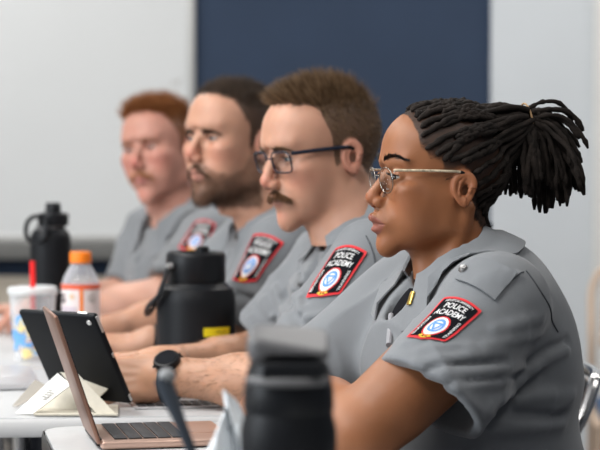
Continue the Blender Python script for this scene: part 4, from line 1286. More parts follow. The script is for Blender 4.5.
def ring_hit(a, c, d):
    r = np.linspace(.012, .07, 60); v = a.f(c+d*r[:, None]); i = int(np.argmax(v > 0)); return c+d*r[i]
def band(root, name, a, c, fx, w, th, m):
    u = nrm(np.cross(fx, V3(0, 0, 1))); v = np.cross(fx, u); n = 40; G = np.zeros((n+1, 5, 3))
    for i in range(n+1):
        t = 2*math.pi*i/n; d = math.cos(t)*u+math.sin(t)*v
        for j in range(5): cc = c+fx*w*(j/4-.5); G[i, j] = ring_hit(a, cc, d)+d*.0006
    G[:-1] = (np.roll(G[:-1], 1, 0)+2*G[:-1]+np.roll(G[:-1], -1, 0))/4; G[-1] = G[0]
    N_ = G-c; N_ -= (N_@fx)[:, :, None]*fx; N_ /= np.linalg.norm(N_, axis=2)[:, :, None]
    return sheet(name, G, th, m, root, N_)
def man_beard():
    q = head_pars(s=1.0, fore=(92, 66), nas=(92, 27), tip=(120, -15), sub=(103, -30), chin=(97, -88), men=(86, -107), open=3.3, lipw=23, lipr=3.6, lipl=4.6, neck=61, jaw=53, cheek=62, brow=1.15)
    yaw, pitch = 44, 1
    h = Head((0, 0, 0), yaw, pitch, 0, q); C = W(203.5, 139, 3.68)-h.d((.0785, 0, .015))
    SL = W(286, 252, 3.57); t = math.radians(10); l = V3(math.sin(t), -math.cos(t), 0); SR = SL-l*.38
    hlf = crew(z=[-44, -42, -30, -5, 32, 34, -2, -2, 42, 56, 70, 84, 96, 104, 118], soft=6)
    D = dict(seed=3, base=(.07, 3.8, 0), label='man with a short dark beard and swept back hair, in a grey uniform shirt', group=None,
             head=(C, yaw, pitch, 0, q), torso=(10, SL, SR, W(262, 224, 3.74), V3(.06, 3.80, .56)), tk=dict(k=1.06, kd=1.08),
             armL=(SL, W(243, 350, 3.585), W(152, 342, 3.56), (-.98, -.02, -.04), (-.05, -.25, 1)), armR=(SR, V3(-.25, 3.98, .80), V3(-.40, 3.865, .785), (-1, -.02, -.05), (0, -.1, 1)),
             aL=dict(curl=(16, 26, 18), thumb=(24, 12), k=1.04), aR=dict(curl=(14, 22, 14), thumb=(24, 12), k=1.04),
             skin=skin_func(PALE, lip=(.36, .15, .115), blush=BL, hair=(.035, .022, .014), hl=hlf, beard=beard_mask, beardc=(.10, .052, .030)),
             tone=PALE, armskin=arm_skin((.47, .255, .17)), skinmat='skin_pale', iris='iris_blue', gaze=(1, -.05, 0),
             sleeve=.72, sr=(.076, .082), collar=(W(258, 209, 3.73), 24, .067), ck=dict(wid=.042, tip=.078, open_=2.5, front_drop=.03, gap=.006), hh=2.1, ah=.0032, sh=.0055,
             patches=[([(250, 227), (288, 239), (257, 285), (224, 281)], 3.6, (-.5, -1, .3))],
             folds=[(232, 300, 262, 330, 3.5, 8, 10), (262, 300, 300, 285, 3.55, 8, 10), (240, 295, 280, 310, 3.5, -7, 9), (235, 320, 270, 340, 3.5, 7, 9)])
    K = build_person(D); H, root = K['H'], K['root']
    short_hair(K, (.035, .021, .013), (.075, .045, .026), (-.75, 0, .35), 20, 6, n=9000, r=.45, hlf=hlf)
    brows(H, root, (.04, .022, .012), n=330, thick=5.2, arch=1.0, length=9, r=.42, z0=14)
    lashes(H, root, L=4, r=.5); moustache(K, (.07, .036, .018), (.12, .06, .03), n=800, length=6, thick=10, droop=12, width=28)
    P, Nn, _ = sample(K['hv'], K['hn'], beard_mask(K['hv'], q), 4200)
    cheekk = ss(-45, -95, P[:, 2])
    dr = A([.1, 0, -.8])[None]+Nn*.5+RNG.normal(size=P.shape)*.2
    v, f, c = strands(P, dr, (3.0+4.0*cheekk)*(.6+.6*RNG.random(len(P))), .26+.16*cheekk, 3, jitter=.1, color=tones((.055, .030, .017), len(P), .25, (.12, .062, .03), .3))
    hair_mesh('beard', H, [(v, f, c)], M['hair_tone'], root)
    a = K['AL']; fx = nrm(a.wr-a.el); band(K['root'], 'bracelet', a, a.wr-fx*.005, fx, .008, .0025, M['black_plastic'])
    far_patch(K)
    return K
def man_red():
    q = head_pars(s=1.0, fore=(93, 64), nas=(92, 26), tip=(119, -16), sub=(103, -31), chin=(95, -88), men=(84, -106), open=3.6, lipw=23, lipr=4.8, lipl=5.5, neck=60, jaw=53, cheek=63, mouth=.8, top=120)
    yaw, pitch, roll = 60, -2, 7
    h = Head((0, 0, 0), yaw, pitch, roll, q); C = W(141, 149, 4.38)-h.d((.0785, 0, .015))
    SL = W(212, 240, 4.28); t = math.radians(25); l = V3(math.sin(t), -math.cos(t), 0); SR = SL-l*.37
    hlf = crew(soft=5)
    D = dict(seed=4, farfw=.6, base=(-.16, 4.52, 0), label='man with curly red hair and a ginger moustache, in a grey uniform shirt', group=None,
             head=(C, yaw, pitch, roll, q), torso=(25, SL, SR, W(170, 214, 4.45), V3(-.19, 4.53, .56)), tk=dict(k=1.05, kd=1.05),
             armL=(SL, W(170, 303, 4.18), V3(-.52, 4.25, .80), (-1, .12, -.04), (-.05, -.25, 1)), armR=(SR, V3(-.405, 4.57, .80), V3(-.62, 4.46, .785), (-.95, -.05, -.04), (0, 0, 1)),
             aL=dict(curl=(16, 26, 18), thumb=(24, 12), k=1.10), aR=dict(curl=(14, 22, 14), thumb=(24, 12), k=1.06),
             skin=skin_func((.50, .245, .185), lip=(.42, .15, .13), blush=(.52, .15, .12), hair=(.17, .062, .022), hl=hlf, must=lambda P, q: np.exp(-((P[:, 2]-q['ul'][1]-6)/6)**2-(P[:, 1]/24)**2)*(P[:, 0] > 75), mustc=(.30, .13, .05)),
             tone=(.54, .29, .22), armskin=arm_skin((.52, .285, .21)), skinmat='skin_pale', iris='iris_blue', gaze=(1, .0, 0),
             sleeve=.82, sr=(.074, .080), collar=(W(168, 202, 4.43), 16, .067), ck=dict(wid=.042, tip=.080, open_=2.45, front_drop=.035, gap=.006), hh=2.4, ah=.004, sh=.0065,
             patches=[([(195, 214), (221, 218), (207, 256), (179, 252)], 4.28, (-.5, -1, .3))], folds=[(150, 240, 165, 285, 4.3, 7, 12), (135, 250, 140, 290, 4.4, 6, 12), (185, 262, 205, 290, 4.2, 6, 12)])
    K = build_person(D); H, root = K['H'], K['root']
    short_hair(K, (.24, .082, .024), (.42, .18, .06), (.35, .1, .75), 40, 10, n=8500, r=.55, hlf=hlf, curl=.75, jitter=.25, clump=1.0, clump_s=.42, tuft=lambda P: np.stack([.35*ss(20, 70, P[:, 0]), .0*P[:, 0], .5*ss(20, 70, P[:, 0])], 1))
    brows(H, root, (.28, .12, .05), n=260, thick=4.5, arch=1.0, length=8, r=.4, z0=17)
    lashes(H, root, L=0, r=.4, color=(.1, .05, .03)); moustache(K, (.33, .14, .05), (.45, .2, .08), n=700, length=9, r=.5)
    far_patch(K, fwd=.6)
    return K
# ------------------------------------------------------------------ tables
M['laminate'] = mat('pale grey laminate', (.47, .48, .49), rough=.4, noise=.03, nscale=60)
M['edge_white'] = mat('white table edging', (.66, .66, .66), rough=.4)
M['edge_black'] = mat('black rubber edging', (.012, .012, .013), rough=.4)
M['chrome'] = mat('chrome tube', (.6, .6, .6), rough=.18, metal=1)
M['matte_black'] = mat('matte black powder coat', (.007, .008, .010), rough=.48, spec=.25, bump=.05, bscale=900)
M['lid_black'] = mat('black lid plastic', (.007, .008, .010), rough=.42, spec=.3)
M['lid_grey'] = mat('grey lid plastic', (.115, .115, .12), rough=.45)
M['yellow'] = mat('yellow sticker', (.80, .68, .01), rough=.5)
M['ink'] = mat('dark print', (.03, .02, .02), rough=.6)
M['rose'] = mat('rose gold aluminium', (.30, .17, .125), rough=.40, metal=.75)
M['rose_light'] = mat('rose gold aluminium edge', (.62, .42, .34), rough=.3, metal=.6)
M['silver'] = mat('silver aluminium', (.68, .68, .70), rough=.35, metal=.7)
M['keys'] = mat('dark keys', (.03, .032, .036), rough=.5)
M['screen'] = mat('dark glass screen', (.006, .007, .010), rough=.12)
M['folio'] = mat('cream leatherette', (.60, .56, .47), rough=.7, noise=.05, nscale=120)
M['folio_white'] = mat('white leatherette', (.80, .79, .76), rough=.65)
M['grey_print'] = mat('grey print', (.45, .44, .42), rough=.7)
M['orange'] = mat('orange cap plastic', (.90, .22, .012), rough=.38)
M['label_white'] = mat('white bottle label', (.82, .74, .74), rough=.45)
M['label_red'] = mat('red orange print', (.78, .13, .06), rough=.45)
M['label_gold'] = mat('gold print', (.70, .42, .10), rough=.45)
M['straw'] = mat('red straw', (.85, .02, .02), rough=.35)
M['lid_clear'] = mat('frosted lid', (.74, .77, .78), rough=.35, alpha=.7)
M['print_blue'] = mat('blue cup print', (.16, .40, .75), rough=.5)
M['print_yellow'] = mat('yellow cup print', (.85, .68, .30), rough=.5)
M['print_red'] = mat('red cup print', (.75, .12, .10), rough=.5)
M['tissue'] = mat('pale blue paper', (.90, .94, .97), rough=.9)
def clear_mat(name, tint, frost=.25, rough=.15):
    m = bpy.data.materials.new(name); m.use_nodes = True; nt = m.node_tree; N = nt.nodes; L = nt.links
    b = N['Principled BSDF']; b.inputs['Base Color'].default_value = (*tint, 1); b.inputs['Roughness'].default_value = rough
    t = N.new('ShaderNodeBsdfTransparent'); mx = N.new('ShaderNodeMixShader'); lw = N.new('ShaderNodeLayerWeight'); lw.inputs['Blend'].default_value = .35
    mr = N.new('ShaderNodeMapRange'); mr.inputs['To Min'].default_value = frost; mr.inputs['To Max'].default_value = min(1, frost+.55)
    L.new(lw.outputs['Facing'], mr.inputs['Value']); L.new(mr.outputs['Result'], mx.inputs['Fac'])
    L.new(t.outputs[0], mx.inputs[1]); L.new(b.outputs[0], mx.inputs[2]); L.new(mx.outputs[0], N['Material Output'].inputs['Surface'])
    return m
M['clear_cup'] = clear_mat('clear cup plastic', (.85, .88, .90), .16)
M['clear_pet'] = clear_mat('clear bottle plastic', (.80, .82, .88), .22, .08)
M['drink'] = clear_mat('pale drink', (.75, .62, .62), .35, .1)

TZ = .74
def dir2(x, y): return nrm(V3(x, y, 0))
def rounded_rect(w, l, r, n=7):
    p = []
    for cx, cy, a0 in ((w-r, l-r, 0), (r, l-r, 90), (r, r, 180), (w-r, r, 270)):
        for i in range(n+1):
            a = math.radians(a0+90*i/n); p.append((cx+r*math.cos(a), cy+r*math.sin(a)))
    return p
def table(name, corner, u, w, l, label, edge, r=.05, th=.028):
    """corner: far left; u: along the table away from the camera; it runs back from the corner toward the camera by l"""
    u = nrm(u); x = V3(u[1], -u[0], 0)                                 # x to the right
    base = corner-u*l
    root = empty(name, (base+u*l/2+x*w/2)*V3(1, 1, 0), label, 'table', None)
    def solid(inset, z0, z1, mats, nm, rr):
        p = [(a, b) for a, b in rounded_rect(w-2*inset, l-2*inset, rr)]
        k = len(p); v = []
        for z, s in ((z0, 0), (z1, 0)):
            for a, b in p: v.append(base+x*(a+inset)+u*(b+inset)+V3(0, 0, z))
        f = [tuple(range(k-1, -1, -1)), tuple(range(k, 2*k))]+[(i, (i+1) % k, (i+1) % k+k, i+k) for i in range(k)]
        o = mesh_obj(nm, v, f, mats, root, True); auto_smooth(o, 30); return o
    solid(.004, TZ-th, TZ, M['laminate'], 'tabletop', r-.004)
    p = rounded_rect(w, l, r); pts = [base+x*a+u*b+V3(0, 0, TZ-th/2-.001) for a, b in p]
    b = MB(); k = len(pts); v = []
    cx = base+x*w/2+u*l/2
    for q in pts:
        o = nrm((q-cx)*V3(1, 1, 0))
        for (dx, dz) in ((-.006, th/2-.0005), (-.001, th/2), (.003, th/2-.006), (.003, -th/2+.005), (0, -th/2), (-.006, -th/2)): v.append(q+o*dx+V3(0, 0, dz))
    f = [(i*6+j, ((i+1) % k)*6+j, ((i+1) % k)*6+(j+1) % 6, i*6+(j+1) % 6) for i in range(k) for j in range(6)]
    b.add(v, f); b.build('edge_band', edge, root)
    for a in (.08, w-(.36 if w > .6 else .2)):
        for c in (.15, l-.15):
            b = MB(); q = base+x*a+u*c; b.tube([q+V3(0, 0, .012), q+V3(0, 0, TZ-th)], .019, 14); b.lathe([(0, 0), (.026, 0), (.026, .012), (.0, .014)], q, 16)
            b.build('leg', M['chrome'], root)
    return root
UN, UF = nrm(V3(-.20, .98, 0)), nrm(V3(-.20, .98, 0))
nc = W(40, 428, 2.77); nc[2] = 0
NEARC = nc
def tables():
    table('table', nc, UN, .45, 1.75, 'near grey-topped table with black edging, rose gold laptop and black bottle on it', M['edge_black'], r=.05)
    ua = nrm(V3(-.09, .996, 0)); x = V3(ua[1], -ua[0], 0)
    e = W(118, 418, 2.875); e[2] = 0; L = .69
    fa = e-x*.44+ua*L
    table('table', fa, ua, .73, L, 'middle white-edged table with the tablet and the wide black bottle on it', M['edge_white'], r=.03)
    xb = V3(UF[1], -UF[0], 0); e = fa+ua*.012; e = V3(-.17, e[1]+.14, 0); L = 1.32
    table('table', e-xb*.80+UF*L, UF, .80, L, 'farthest white-edged table with the drink bottle and plastic cup on it', M['edge_white'], r=.03)

# ------------------------------------------------------------------ bottles
def arc_pts(c, ax, ay, r, a0, a1, n=24):
    return [c+r*(math.cos(t)*ax+math.sin(t)*ay) for t in np.linspace(math.radians(a0), math.radians(a1), n)]
def bottles():
    # foreground shaker bottle
    c = W(288.5, 449, 1.75); c[2] = TZ+.0008
    r = .0448; up_ = .011; rt = empty('water_bottle', c, 'black water bottle with a grey flip lid, blurred in the foreground', 'bottle', 'water bottles')
    c = c+V3(0, 0, up_)
    b = MB(); b.lathe([(0, -up_), (r*.86, -up_), (r*.92, .004-up_), (r*.94, .05), (r*.96, .09), (r*1.0, .115), (r*1.0, .128), (r*.94, .140), (r*.91, .146), (0, .147)], c, 56)
    b.build('body', M['matte_black'], rt)
    b = MB(); b.lathe([(0, .1455), (r*.92, .1455), (r*.945, .149), (r*.93, .165), (r*.88, .178), (r*.84, .186), (r*.80, .191), (0, .192)], c, 56)
    b.build('collar', M['lid_black'], rt)
    def flid(p):
        q = (p-A(c+V3(0, 0, .204), p.dtype))
        d = box(q, (0, 0, .003), (.038, .034, .017), .013)
        d = smax(d, -(q[:, 2]+.014-.10*np.abs(q[:, 0])), .004)
        d = sub(d, box(q, (.004, -.034, -.011), (.025, .012, .0075), .005), .003)
        d = smax(d, q@A(nrm(V3(.18, -.25, 1)), p.dtype)-.0135, .008)
        return d
    v, F = nets(flid, c+V3(-.06, -.06, .17), c+V3(.06, .06, .24), .0016)
    mesh_obj('flip_lid', v, F, M['lid_grey'], rt)['label'] = 'grey flip lid'
    b = MB(); b.box(c+V3(.004, -.0325, .187), (.028, .006, .007), None, 0, .003); b.build('spout_opening', M['lid_black'], rt)
    b = MB(); b.tube(arc_pts(c+V3(0, 0, .176), V3(1, 0, 0), V3(0, 1, 0), r*.905, -150, -30), .0042, 8); b.build('lid_ridge', M['lid_grey'], rt)
    # broad bottle with a strap handle and a yellow sticker
    d = 3.42; c = W(196, 360, d); c[2] = TZ+.0008; k = d/FPX
    R = 39.5*k; top = 1.127-(252-163)*k-TZ
    rt = empty('water_bottle', c, 'wide black insulated bottle with a strap handle and a yellow sticker', 'bottle', 'water bottles')
    lidz = 1.127-(283-163)*k-TZ; sh = 1.127-(302-163)*k-TZ
    b = MB(); b.lathe([(0, 0), (R*.94, 0), (R, .006), (R, sh), (R*.985, sh+.012), (R*.93, sh+.024), (R*.84, lidz-.006), (R*.77, lidz), (0, lidz+.001)], c, 64)
    b.build('body', M['matte_black'], rt)
    rl = R*.755
    b = MB(); b.lathe([(0, lidz+.0005), (rl*.97, lidz+.0005), (rl, lidz+.003), (rl, top-.008), (rl*.97, top-.003), (rl*.9, top), (rl*.82, top-.002), (rl*.80, top-.006), (0, top-.006)], c, 64)
    b.lathe([(0, top-.006), (.012, top-.006), (.012, top+.007), (.009, top+.010), (0, top+.010)], c+V3(.012, 0, 0), 20)
    lid = b.build('lid', M['lid_black'], rt)
    lx, ly = V3(-1, -.15, 0), V3(0.15, -1, 0); lx, ly = nrm(lx), nrm(ly)
    hp = c+V3(0, 0, (lidz+top)/2+.004)
    b = MB()
    p = [hp+ly*(rl*.62)+lx*(rl*.84), hp+ly*(rl*.55)+lx*rl*1.0, W(160, 296, d-.06), W(147, 306, d-.02), W(146, 312, d+.02), W(152, 313, d+.06), hp-ly*rl*.7+lx*rl*.95-V3(0, 0, .02), hp-ly*(rl*.62)+lx*rl*.84]
    p = A(p); T2 = np.linspace(0, 1, 60); tt = np.linspace(0, 1, len(p)); pp = np.stack([np.interp(T2, tt, p[:, i]) for i in range(3)], 1)
    for _ in range(12): pp[1:-1] = (pp[:-2]+2*pp[1:-1]+pp[2:])/4
    b.tube(pp, .0085, 12, flat=.42, upv=(0, 0, 1)); b.build('strap_handle', M['lid_black'], lid)
    b = MB(); q = hp+ly*(rl*.66)+lx*(rl*.90)+nrm(ly+lx)*.004; z = nrm(ly*.8+lx); x = nrm(np.cross(V3(0, 0, 1), z)); b.lathe([(0, .004), (.005, .0035), (.0065, .001), (.0065, -.006)], q, 18, R=np.stack([x, np.cross(z, x), z])); b.build('rivet', M['steel'], lid)
    # sticker wrapped on the body
    G = []; za = 1.127-(331-163)*(d-.12)/FPX; zb = 1.127-(340-163)*(d-.12)/FPX
    for i in range(14):
        a = math.asin(np.clip((206+(231.5-206)*i/13-196)/41.0, -1, 1)); G.append([c*V3(1, 1, 0)+V3(math.sin(a), -math.cos(a), 0)*(R+.0004)+V3(0, 0, z) for z in (za, (za+zb)/2, zb)])
    o = sheet('sticker', A(G), .0006, M['yellow'], rt); o['label'] = 'yellow sticker'
    b = MB()
    for i in range(5):
        a = math.asin((219+i*1.9-196)/41.0); n = V3(math.sin(a), -math.cos(a), 0); t = V3(math.cos(a), math.sin(a), 0)
        b.box(c*V3(1, 1, 0)+n*(R+.0012)+V3(0, 0, (za+zb)/2), (.0011, .0002, .0009), np.stack([t, n, V3(0, 0, 1)]))
    b.build('print', M['ink'], o)
    # tall far bottle with loop lid
    d = 3.98; c = W(51, 370, d); c[2] = TZ+.0008; k = d/FPX
    zz = lambda y: 1.127-(y-163)*k-TZ
    R = 20.5*k; rt = empty('water_bottle', c, 'tall black bottle with a loop handle lid, behind the clear cup', 'bottle', 'water bottles')
    b = MB(); b.lathe([(0, 0), (R*.95, 0), (R, .005), (R, zz(242)), (R*.97, zz(236)), (R*.86, zz(231)), (R*.72, zz(229)), (0, zz(228.5))], c, 48); b.build('body', M['matte_black'], rt)
    b = MB(); b.lathe([(0, zz(229.5)), (R*.70, zz(229.5)), (R*.72, zz(226.5)), (0, zz(226))], c, 40); b.build('neck_ring', M['lid_grey'], rt)
    b = MB(); b.lathe([(0, zz(226)), (R*.74, zz(226)), (R*.76, zz(215)), (R*.70, zz(213.5)), (R*.40, zz(212.5)), (R*.38, zz(209)), (R*.36, zz(204)), (R*.33, zz(203)), (0, zz(203))], c+V3(.006, 0, 0), 40)
    lid = b.build('lid', M['lid_black'], rt)
    b = MB(); pts = [W(41, 216, d-.03), W(33, 216.5, d-.03), W(27, 222, d-.02), W(25.5, 231, d-.02), W(27, 238, d-.02), W(33, 243, d-.02), W(41, 242, d-.045), W(46, 236, d-.046), W(47, 228, d-.046), W(44, 219, d-.04)]
    pp = A(pts); T2 = np.linspace(0, 1, 50); tt = np.linspace(0, 1, len(pp)); pq = np.stack([np.interp(T2, tt, pp[:, i]) for i in range(3)], 1)
    for _ in range(4): pq[1:-1] = (pq[:-2]+2*pq[1:-1]+pq[2:])/4
    b.tube(pq, .0048, 10); b.build('loop_handle', M['lid_black'], lid)
    # sports drink
    d = 3.66; c = W(81, 360, d); c[2] = TZ+.0008; k = d/FPX; zz = lambda y: 1.127-(y-163)*k-TZ
    R = 18.8*k; rt = empty('drink_bottle', c, 'sports drink bottle with an orange cap and a white label', 'bottle')
    b = MB(); b.lathe([(0, .002), (R*.8, 0), (R*.98, .008), (R, .03), (R*.97, .04), (R, .05), (R, zz(284)), (R*.97, zz(282)), (R*.86, zz(276)), (R*.62, zz(268)), (R*.48, zz(264)), (R*.46, zz(262))], c, 48)
    b.build('body', M['clear_pet'], rt)
    b = MB(); b.lathe([(0, .004), (R*.93, .006), (R*.93, zz(300)), (0, zz(300))], c, 32); b.build('drink', M['drink'], rt)
    b = MB(); cr = []
    n = 60
    prof = [(.50, 263.5), (.55, 263), (.56, 254.5), (.53, 252.4), (.45, 252), (0, 252)]
    v = []
    for (rr, y) in prof:
        for j in range(n): a = 2*math.pi*j/n; w_ = 1+(.03 if (j % 2 and rr > .52) else 0); v.append(c+V3(math.cos(a)*max(rr, .001)*R*w_, math.sin(a)*max(rr, .001)*R*w_, zz(y)))
    f = [(i*n+j, i*n+(j+1) % n, (i+1)*n+(j+1) % n, (i+1)*n+j) for i in range(len(prof)-1) for j in range(n)]
    b.add(v, f); b.build('cap', M['orange'], rt)
    def band(y0, y1, a0, a1, off, m, nm, par, n=30):
        G = [[c+V3(math.sin(a), -math.cos(a), 0)*(R+off)+V3(0, 0, zz(y)) for y in (y0, y0*.5+y1*.5, y1)] for a in np.linspace(math.radians(a0), math.radians(a1), n)]
        return sheet(nm, A(G), .0005, m, par)
    lab = band(284.5, 338, -175, 175, .0006, M['label_white'], 'label', rt, 50)
    band(284, 289, -175, 175, .0013, M['label_red'], 'label_stripe', lab, 50); band(289, 337, 3, 14, .0013, M['orange'], 'label_bolt', lab, 6)
    band(306, 334, -62, -6, .0013, mat('lilac print', (.62, .55, .62), rough=.5), 'label_panel', lab, 14)
    def glyph(ch, a, y, h, m):
        v, f = text_mesh(ch, .03); v = v*h/(v[:, 1].max()-v[:, 1].min()); P = []
        for (x, z) in v: t = a+x/R; P.append(c+V3(math.sin(t), -math.cos(t), 0)*(R+.0018)+V3(0, 0, zz(y)+z))
        return mesh_obj('print', P, f, m, lab, False)
    glyph('G', math.radians(-58), 298, .018, M['ink']); glyph('O', math.radians(-20), 296, .009, M['label_gold']); glyph('G', math.radians(40), 298, .016, M['grey_print'])
    # clear cup with a red straw
    d = 3.72; c = W(33, 358, d); c[2] = TZ+.0008; k = d/FPX; zz = lambda y: 1.127-(y-163)*k-TZ
    R0, R1 = 18.5*k, 23.5*k; H_ = zz(292)
    rt = empty('plastic_cup', c, 'clear printed plastic cup with a frosted lid and red straw', 'cup')
    b = MB(); b.lathe([(0, .003), (R0*.96, .003), (R0, 0), (R0, .004), (R1, H_), (R1*1.02, H_+.001), (R1*.985, H_-.002), (R0*.96, .006)], c, 48); b.build('cup_body', M['clear_cup'], rt)
    b = MB(); b.lathe([(R1*.99, H_-.004), (R1*1.06, H_-.004), (R1*1.07, H_+.003), (R1*1.02, H_+.008), (R1*.93, H_+.010), (R1*.9, H_+.007), (0, H_+.007)], c, 48); b.build('cup_lid', M['lid_clear'], rt)
    b = MB(); b.tube([W(33.5, 350, d), W(33, 292, d), W(32.5, 261, d)], .0052, 12); b.build('straw', M['straw'], rt)
    rg = np.random.default_rng(5); rows = {'print_blue': MB(), 'print_yellow': MB(), 'print_red': MB()}
    for i in range(34):
        a = rg.uniform(-1.5, 1.5); z = rg.uniform(.012, H_*.72); m = rg.choice(['print_blue', 'print_blue', 'print_blue', 'print_yellow'] if z > H_*.2 else ['print_yellow', 'print_yellow', 'print_red'])
        rr = R0+(R1-R0)*z/H_+.0006; w_, h_ = rg.uniform(.006, .016), rg.uniform(.004, .014); sl = rg.uniform(-.8, .8); v = []
        for t in np.linspace(0, 2*math.pi, 10, endpoint=False):
            x, y = w_*math.cos(t), h_*math.sin(t)+sl*w_*math.cos(t); zq = min(max(z+y, .004), H_*.85); q = a+x/rr; rz = R0+(R1-R0)*zq/H_+.0007
            v.append(c+V3(math.sin(q)*rz, -math.cos(q)*rz, zq))
        rows[m if m != 'print_red' else 'print_yellow'].add(v, [tuple(range(10))])
    for m, b in rows.items():
        if b.v: o = mesh_obj('cup_print', b.v, b.f, M[m], rt, False); o['label'] = {'print_blue': 'blue printed shapes', 'print_yellow': 'yellow printed shapes', 'print_red': 'red printed shapes'}[m]

# ------------------------------------------------------------------ laptops and tablet
def slab(b, P0, ex, ey, ez, m=0, bev=.002):
    """box from corner P0 along three edge vectors"""
    ex, ey, ez = [np.asarray(v, float) for v in (ex, ey, ez)]
    c = P0+(ex+ey+ez)/2; h = A([np.linalg.norm(v)/2 for v in (ex, ey, ez)])
    return b.box(c, h, np.stack([nrm(ex), nrm(ey), nrm(ez)]), m, min(bev, h.min()*.9))
def laptop(name, hn, u, f, wid, dep, lidv, label, mbody, medge, mkeys, group):
    """hn: near end of the hinge on the table; u along the hinge (away), f from hinge toward its user; lidv: hinge to top of lid"""
    z = V3(0, 0, 1); rt = empty(name, hn+u*wid/2+f*dep/2, label, 'laptop', group)
    b = MB(); slab(b, hn+z*.0015, u*wid, f*dep, z*.0115, 0, .004); b.build('base', medge, rt)
    b = MB(); p0 = hn+z*.0133+f*.018+u*.012
    nr, nc_ = 5, 13; kw = (wid-.024)/nc_; kd = .10/nr
    for r in range(nr):
        for c_ in range(nc_): slab(b, p0+u*(kw*c_+.001)+f*(kd*r+.001), u*(kw-.002), f*(kd-.002), z*.0018, 0, .0006)
    b.build('keyboard', mkeys, rt)
    b = MB(); slab(b, hn+z*.0128+f*(dep-.062)+u*wid*.3, u*wid*.4, f*.05, z*.0012, 0, .0005); b.build('trackpad', medge, rt)
    lv = np.asarray(lidv, float); n = nrm(np.cross(u, lv)); n = n if n@f > 0 else -n          # toward the user
    b = MB(); slab(b, hn+z*.010-n*.0055, u*wid, lv, n*.0055, 0, .0025); lid = b.build('lid', mbody, rt)
    b = MB(); slab(b, hn+z*.010+u*.006+nrm(lv)*.010+n*.0002, u*(wid-.012), nrm(lv)*(np.linalg.norm(lv)-.018), n*.001, 0, .0004); b.build('screen', M['screen'], lid)
    b = MB(); b.tube([hn+z*.0085+u*.02, hn+z*.0085+u*(wid-.02)], .0055, 12); b.build('hinge', M['lid_black'], rt)
    return rt
def devices():
    hn = W(101.5, 444, 2.535); hn[2] = TZ; u = nrm(V3(-.22, .976, 0)); f = V3(u[1], -u[0], 0)
    top = W(55, 313.3, 2.555); lv = top-(hn+V3(0, 0, .010)); lv = lv-(lv@u)*u
    laptop('laptop', hn, u, f, .175, .182, lv, 'open rose gold laptop at the near table edge, its lid seen almost edge on', M['rose'], M['rose_light'], M['keys'], 'laptops')
    # silver laptop at the far left edge
    hn = W(-30, 379, 3.40); hn[2] = TZ; u2 = nrm(V3(-.2, .98, 0)); f2 = V3(u2[1], -u2[0], 0)
    hn = W(41, 379, 3.22); hn[2] = TZ; hn = hn-f2*.225
    laptop('laptop', hn, u2, f2, .29, .225, V3(-.07, -.02, .21), 'silver laptop with a dark screen half out of frame at the left edge', M['silver'], M['silver'], M['keys'], 'laptops')
    # tablet on its folio stand
    NB, NT, FT = W(131, 409, 2.93), W(94, 316, 2.855), W(20, 318, 2.945)
    NB[2] = max(NB[2], TZ+.012)
    h = FT-NT; up = NT-NB; h = h-(h@nrm(up))*nrm(up); n = nrm(np.cross(h, up)); n = n if n[1] < 0 else -n      # toward the camera
    rt = empty('tablet', NB*V3(1, 1, 0)+h/2+V3(0, 0, TZ), 'black tablet leaning back on a cream folded folio stand', 'tablet')
    b = MB(); slab(b, NB, h, up, -n*.011, 0, .005); case = b.build('case', M['black_plastic'], rt)
    b = MB(); slab(b, NB-n*.0108+nrm(h)*.006+nrm(up)*.006, h-nrm(h)*.012, up-nrm(up)*.012, -n*.0012, 0, .0005); b.build('screen', M['screen'], rt)
    hu, uu = nrm(h), nrm(up)
    b = MB(); b.lathe([(0, .0012), (.0038, .0012), (.0045, 0), (.005, -.001)], NB+h*.10+up*.92, 18, R=np.stack([hu, uu, n])); b.build('camera_lens', M['steel'], case)
    b = MB(); slab(b, NB-hu*.0012+up*.52-n*.0075, hu*.002, uu*.008, n*.004, 0, .0008); b.build('side_button', M['steel'], case)
    b = MB(); slab(b, NB+up*1.0+h*.10-n*.007, h*.13, uu*.0015, n*.004, 0, .0007); b.build('top_button', M['steel'], case)
    b = MB(); slab(b, NB-hu*.001+up*.80-n*.0075, hu*.002, uu*.03, n*.005, 0, .0008); b.build('volume_button', M['steel'], case)
    b = MB(); slab(b, NB-hu*.001+up*.03-n*.0075, hu*.002, uu*.012, n*.005, 0, .0008); b.build('corner_clip', M['steel'], case)
    # folio: back panel on the case, two front flaps and a foot plate
    zt = TZ+.002
    def plate(nm, pts, th, m):
        pts = [np.asarray(p, float) for p in pts]; nn = nrm(np.cross(pts[1]-pts[0], pts[-1]-pts[0])); v = pts+[p+nn*th for p in pts]; k = len(pts)
        f = [tuple(range(k-1, -1, -1)), tuple(range(k, 2*k))]+[(i, (i+1) % k, (i+1) % k+k, i+k) for i in range(k)]
        o = mesh_obj(nm, v, f, m, rt, False); bm = bmesh.new(); bm.from_mesh(o.data); bmesh.ops.recalc_face_normals(bm, faces=bm.faces[:]); bm.to_mesh(o.data); bm.free(); return o
    def g(px, py, dd, z=None):
        p = W(px, py, dd)
        if z is not None: p[2] = z
        return p
    A1, A2, A3 = g(16, 416, 2.90, zt), g(33, 418, 2.89, zt), g(117, 418, 2.885, zt)
    apex = g(58, 374, 2.925); apex2 = g(76, 374, 2.92)
    o = plate('stand_flap', [A1, A2, g(72, 385, 2.90), apex], .0022, M['folio_white']); o['label'] = 'white printed flap of the folio stand'
    plate('stand_flap', [A3, g(98, 418, 2.885, zt), g(60, 372, 2.915), g(78, 374, 2.915)], .0022, M['folio'])
    plate('stand_back', [g(50, 380, 2.965), g(117, 380, 2.94), g(86, 414, 2.925, zt+.003), g(40, 414, 2.945, zt+.003)], .0022, M['folio'])
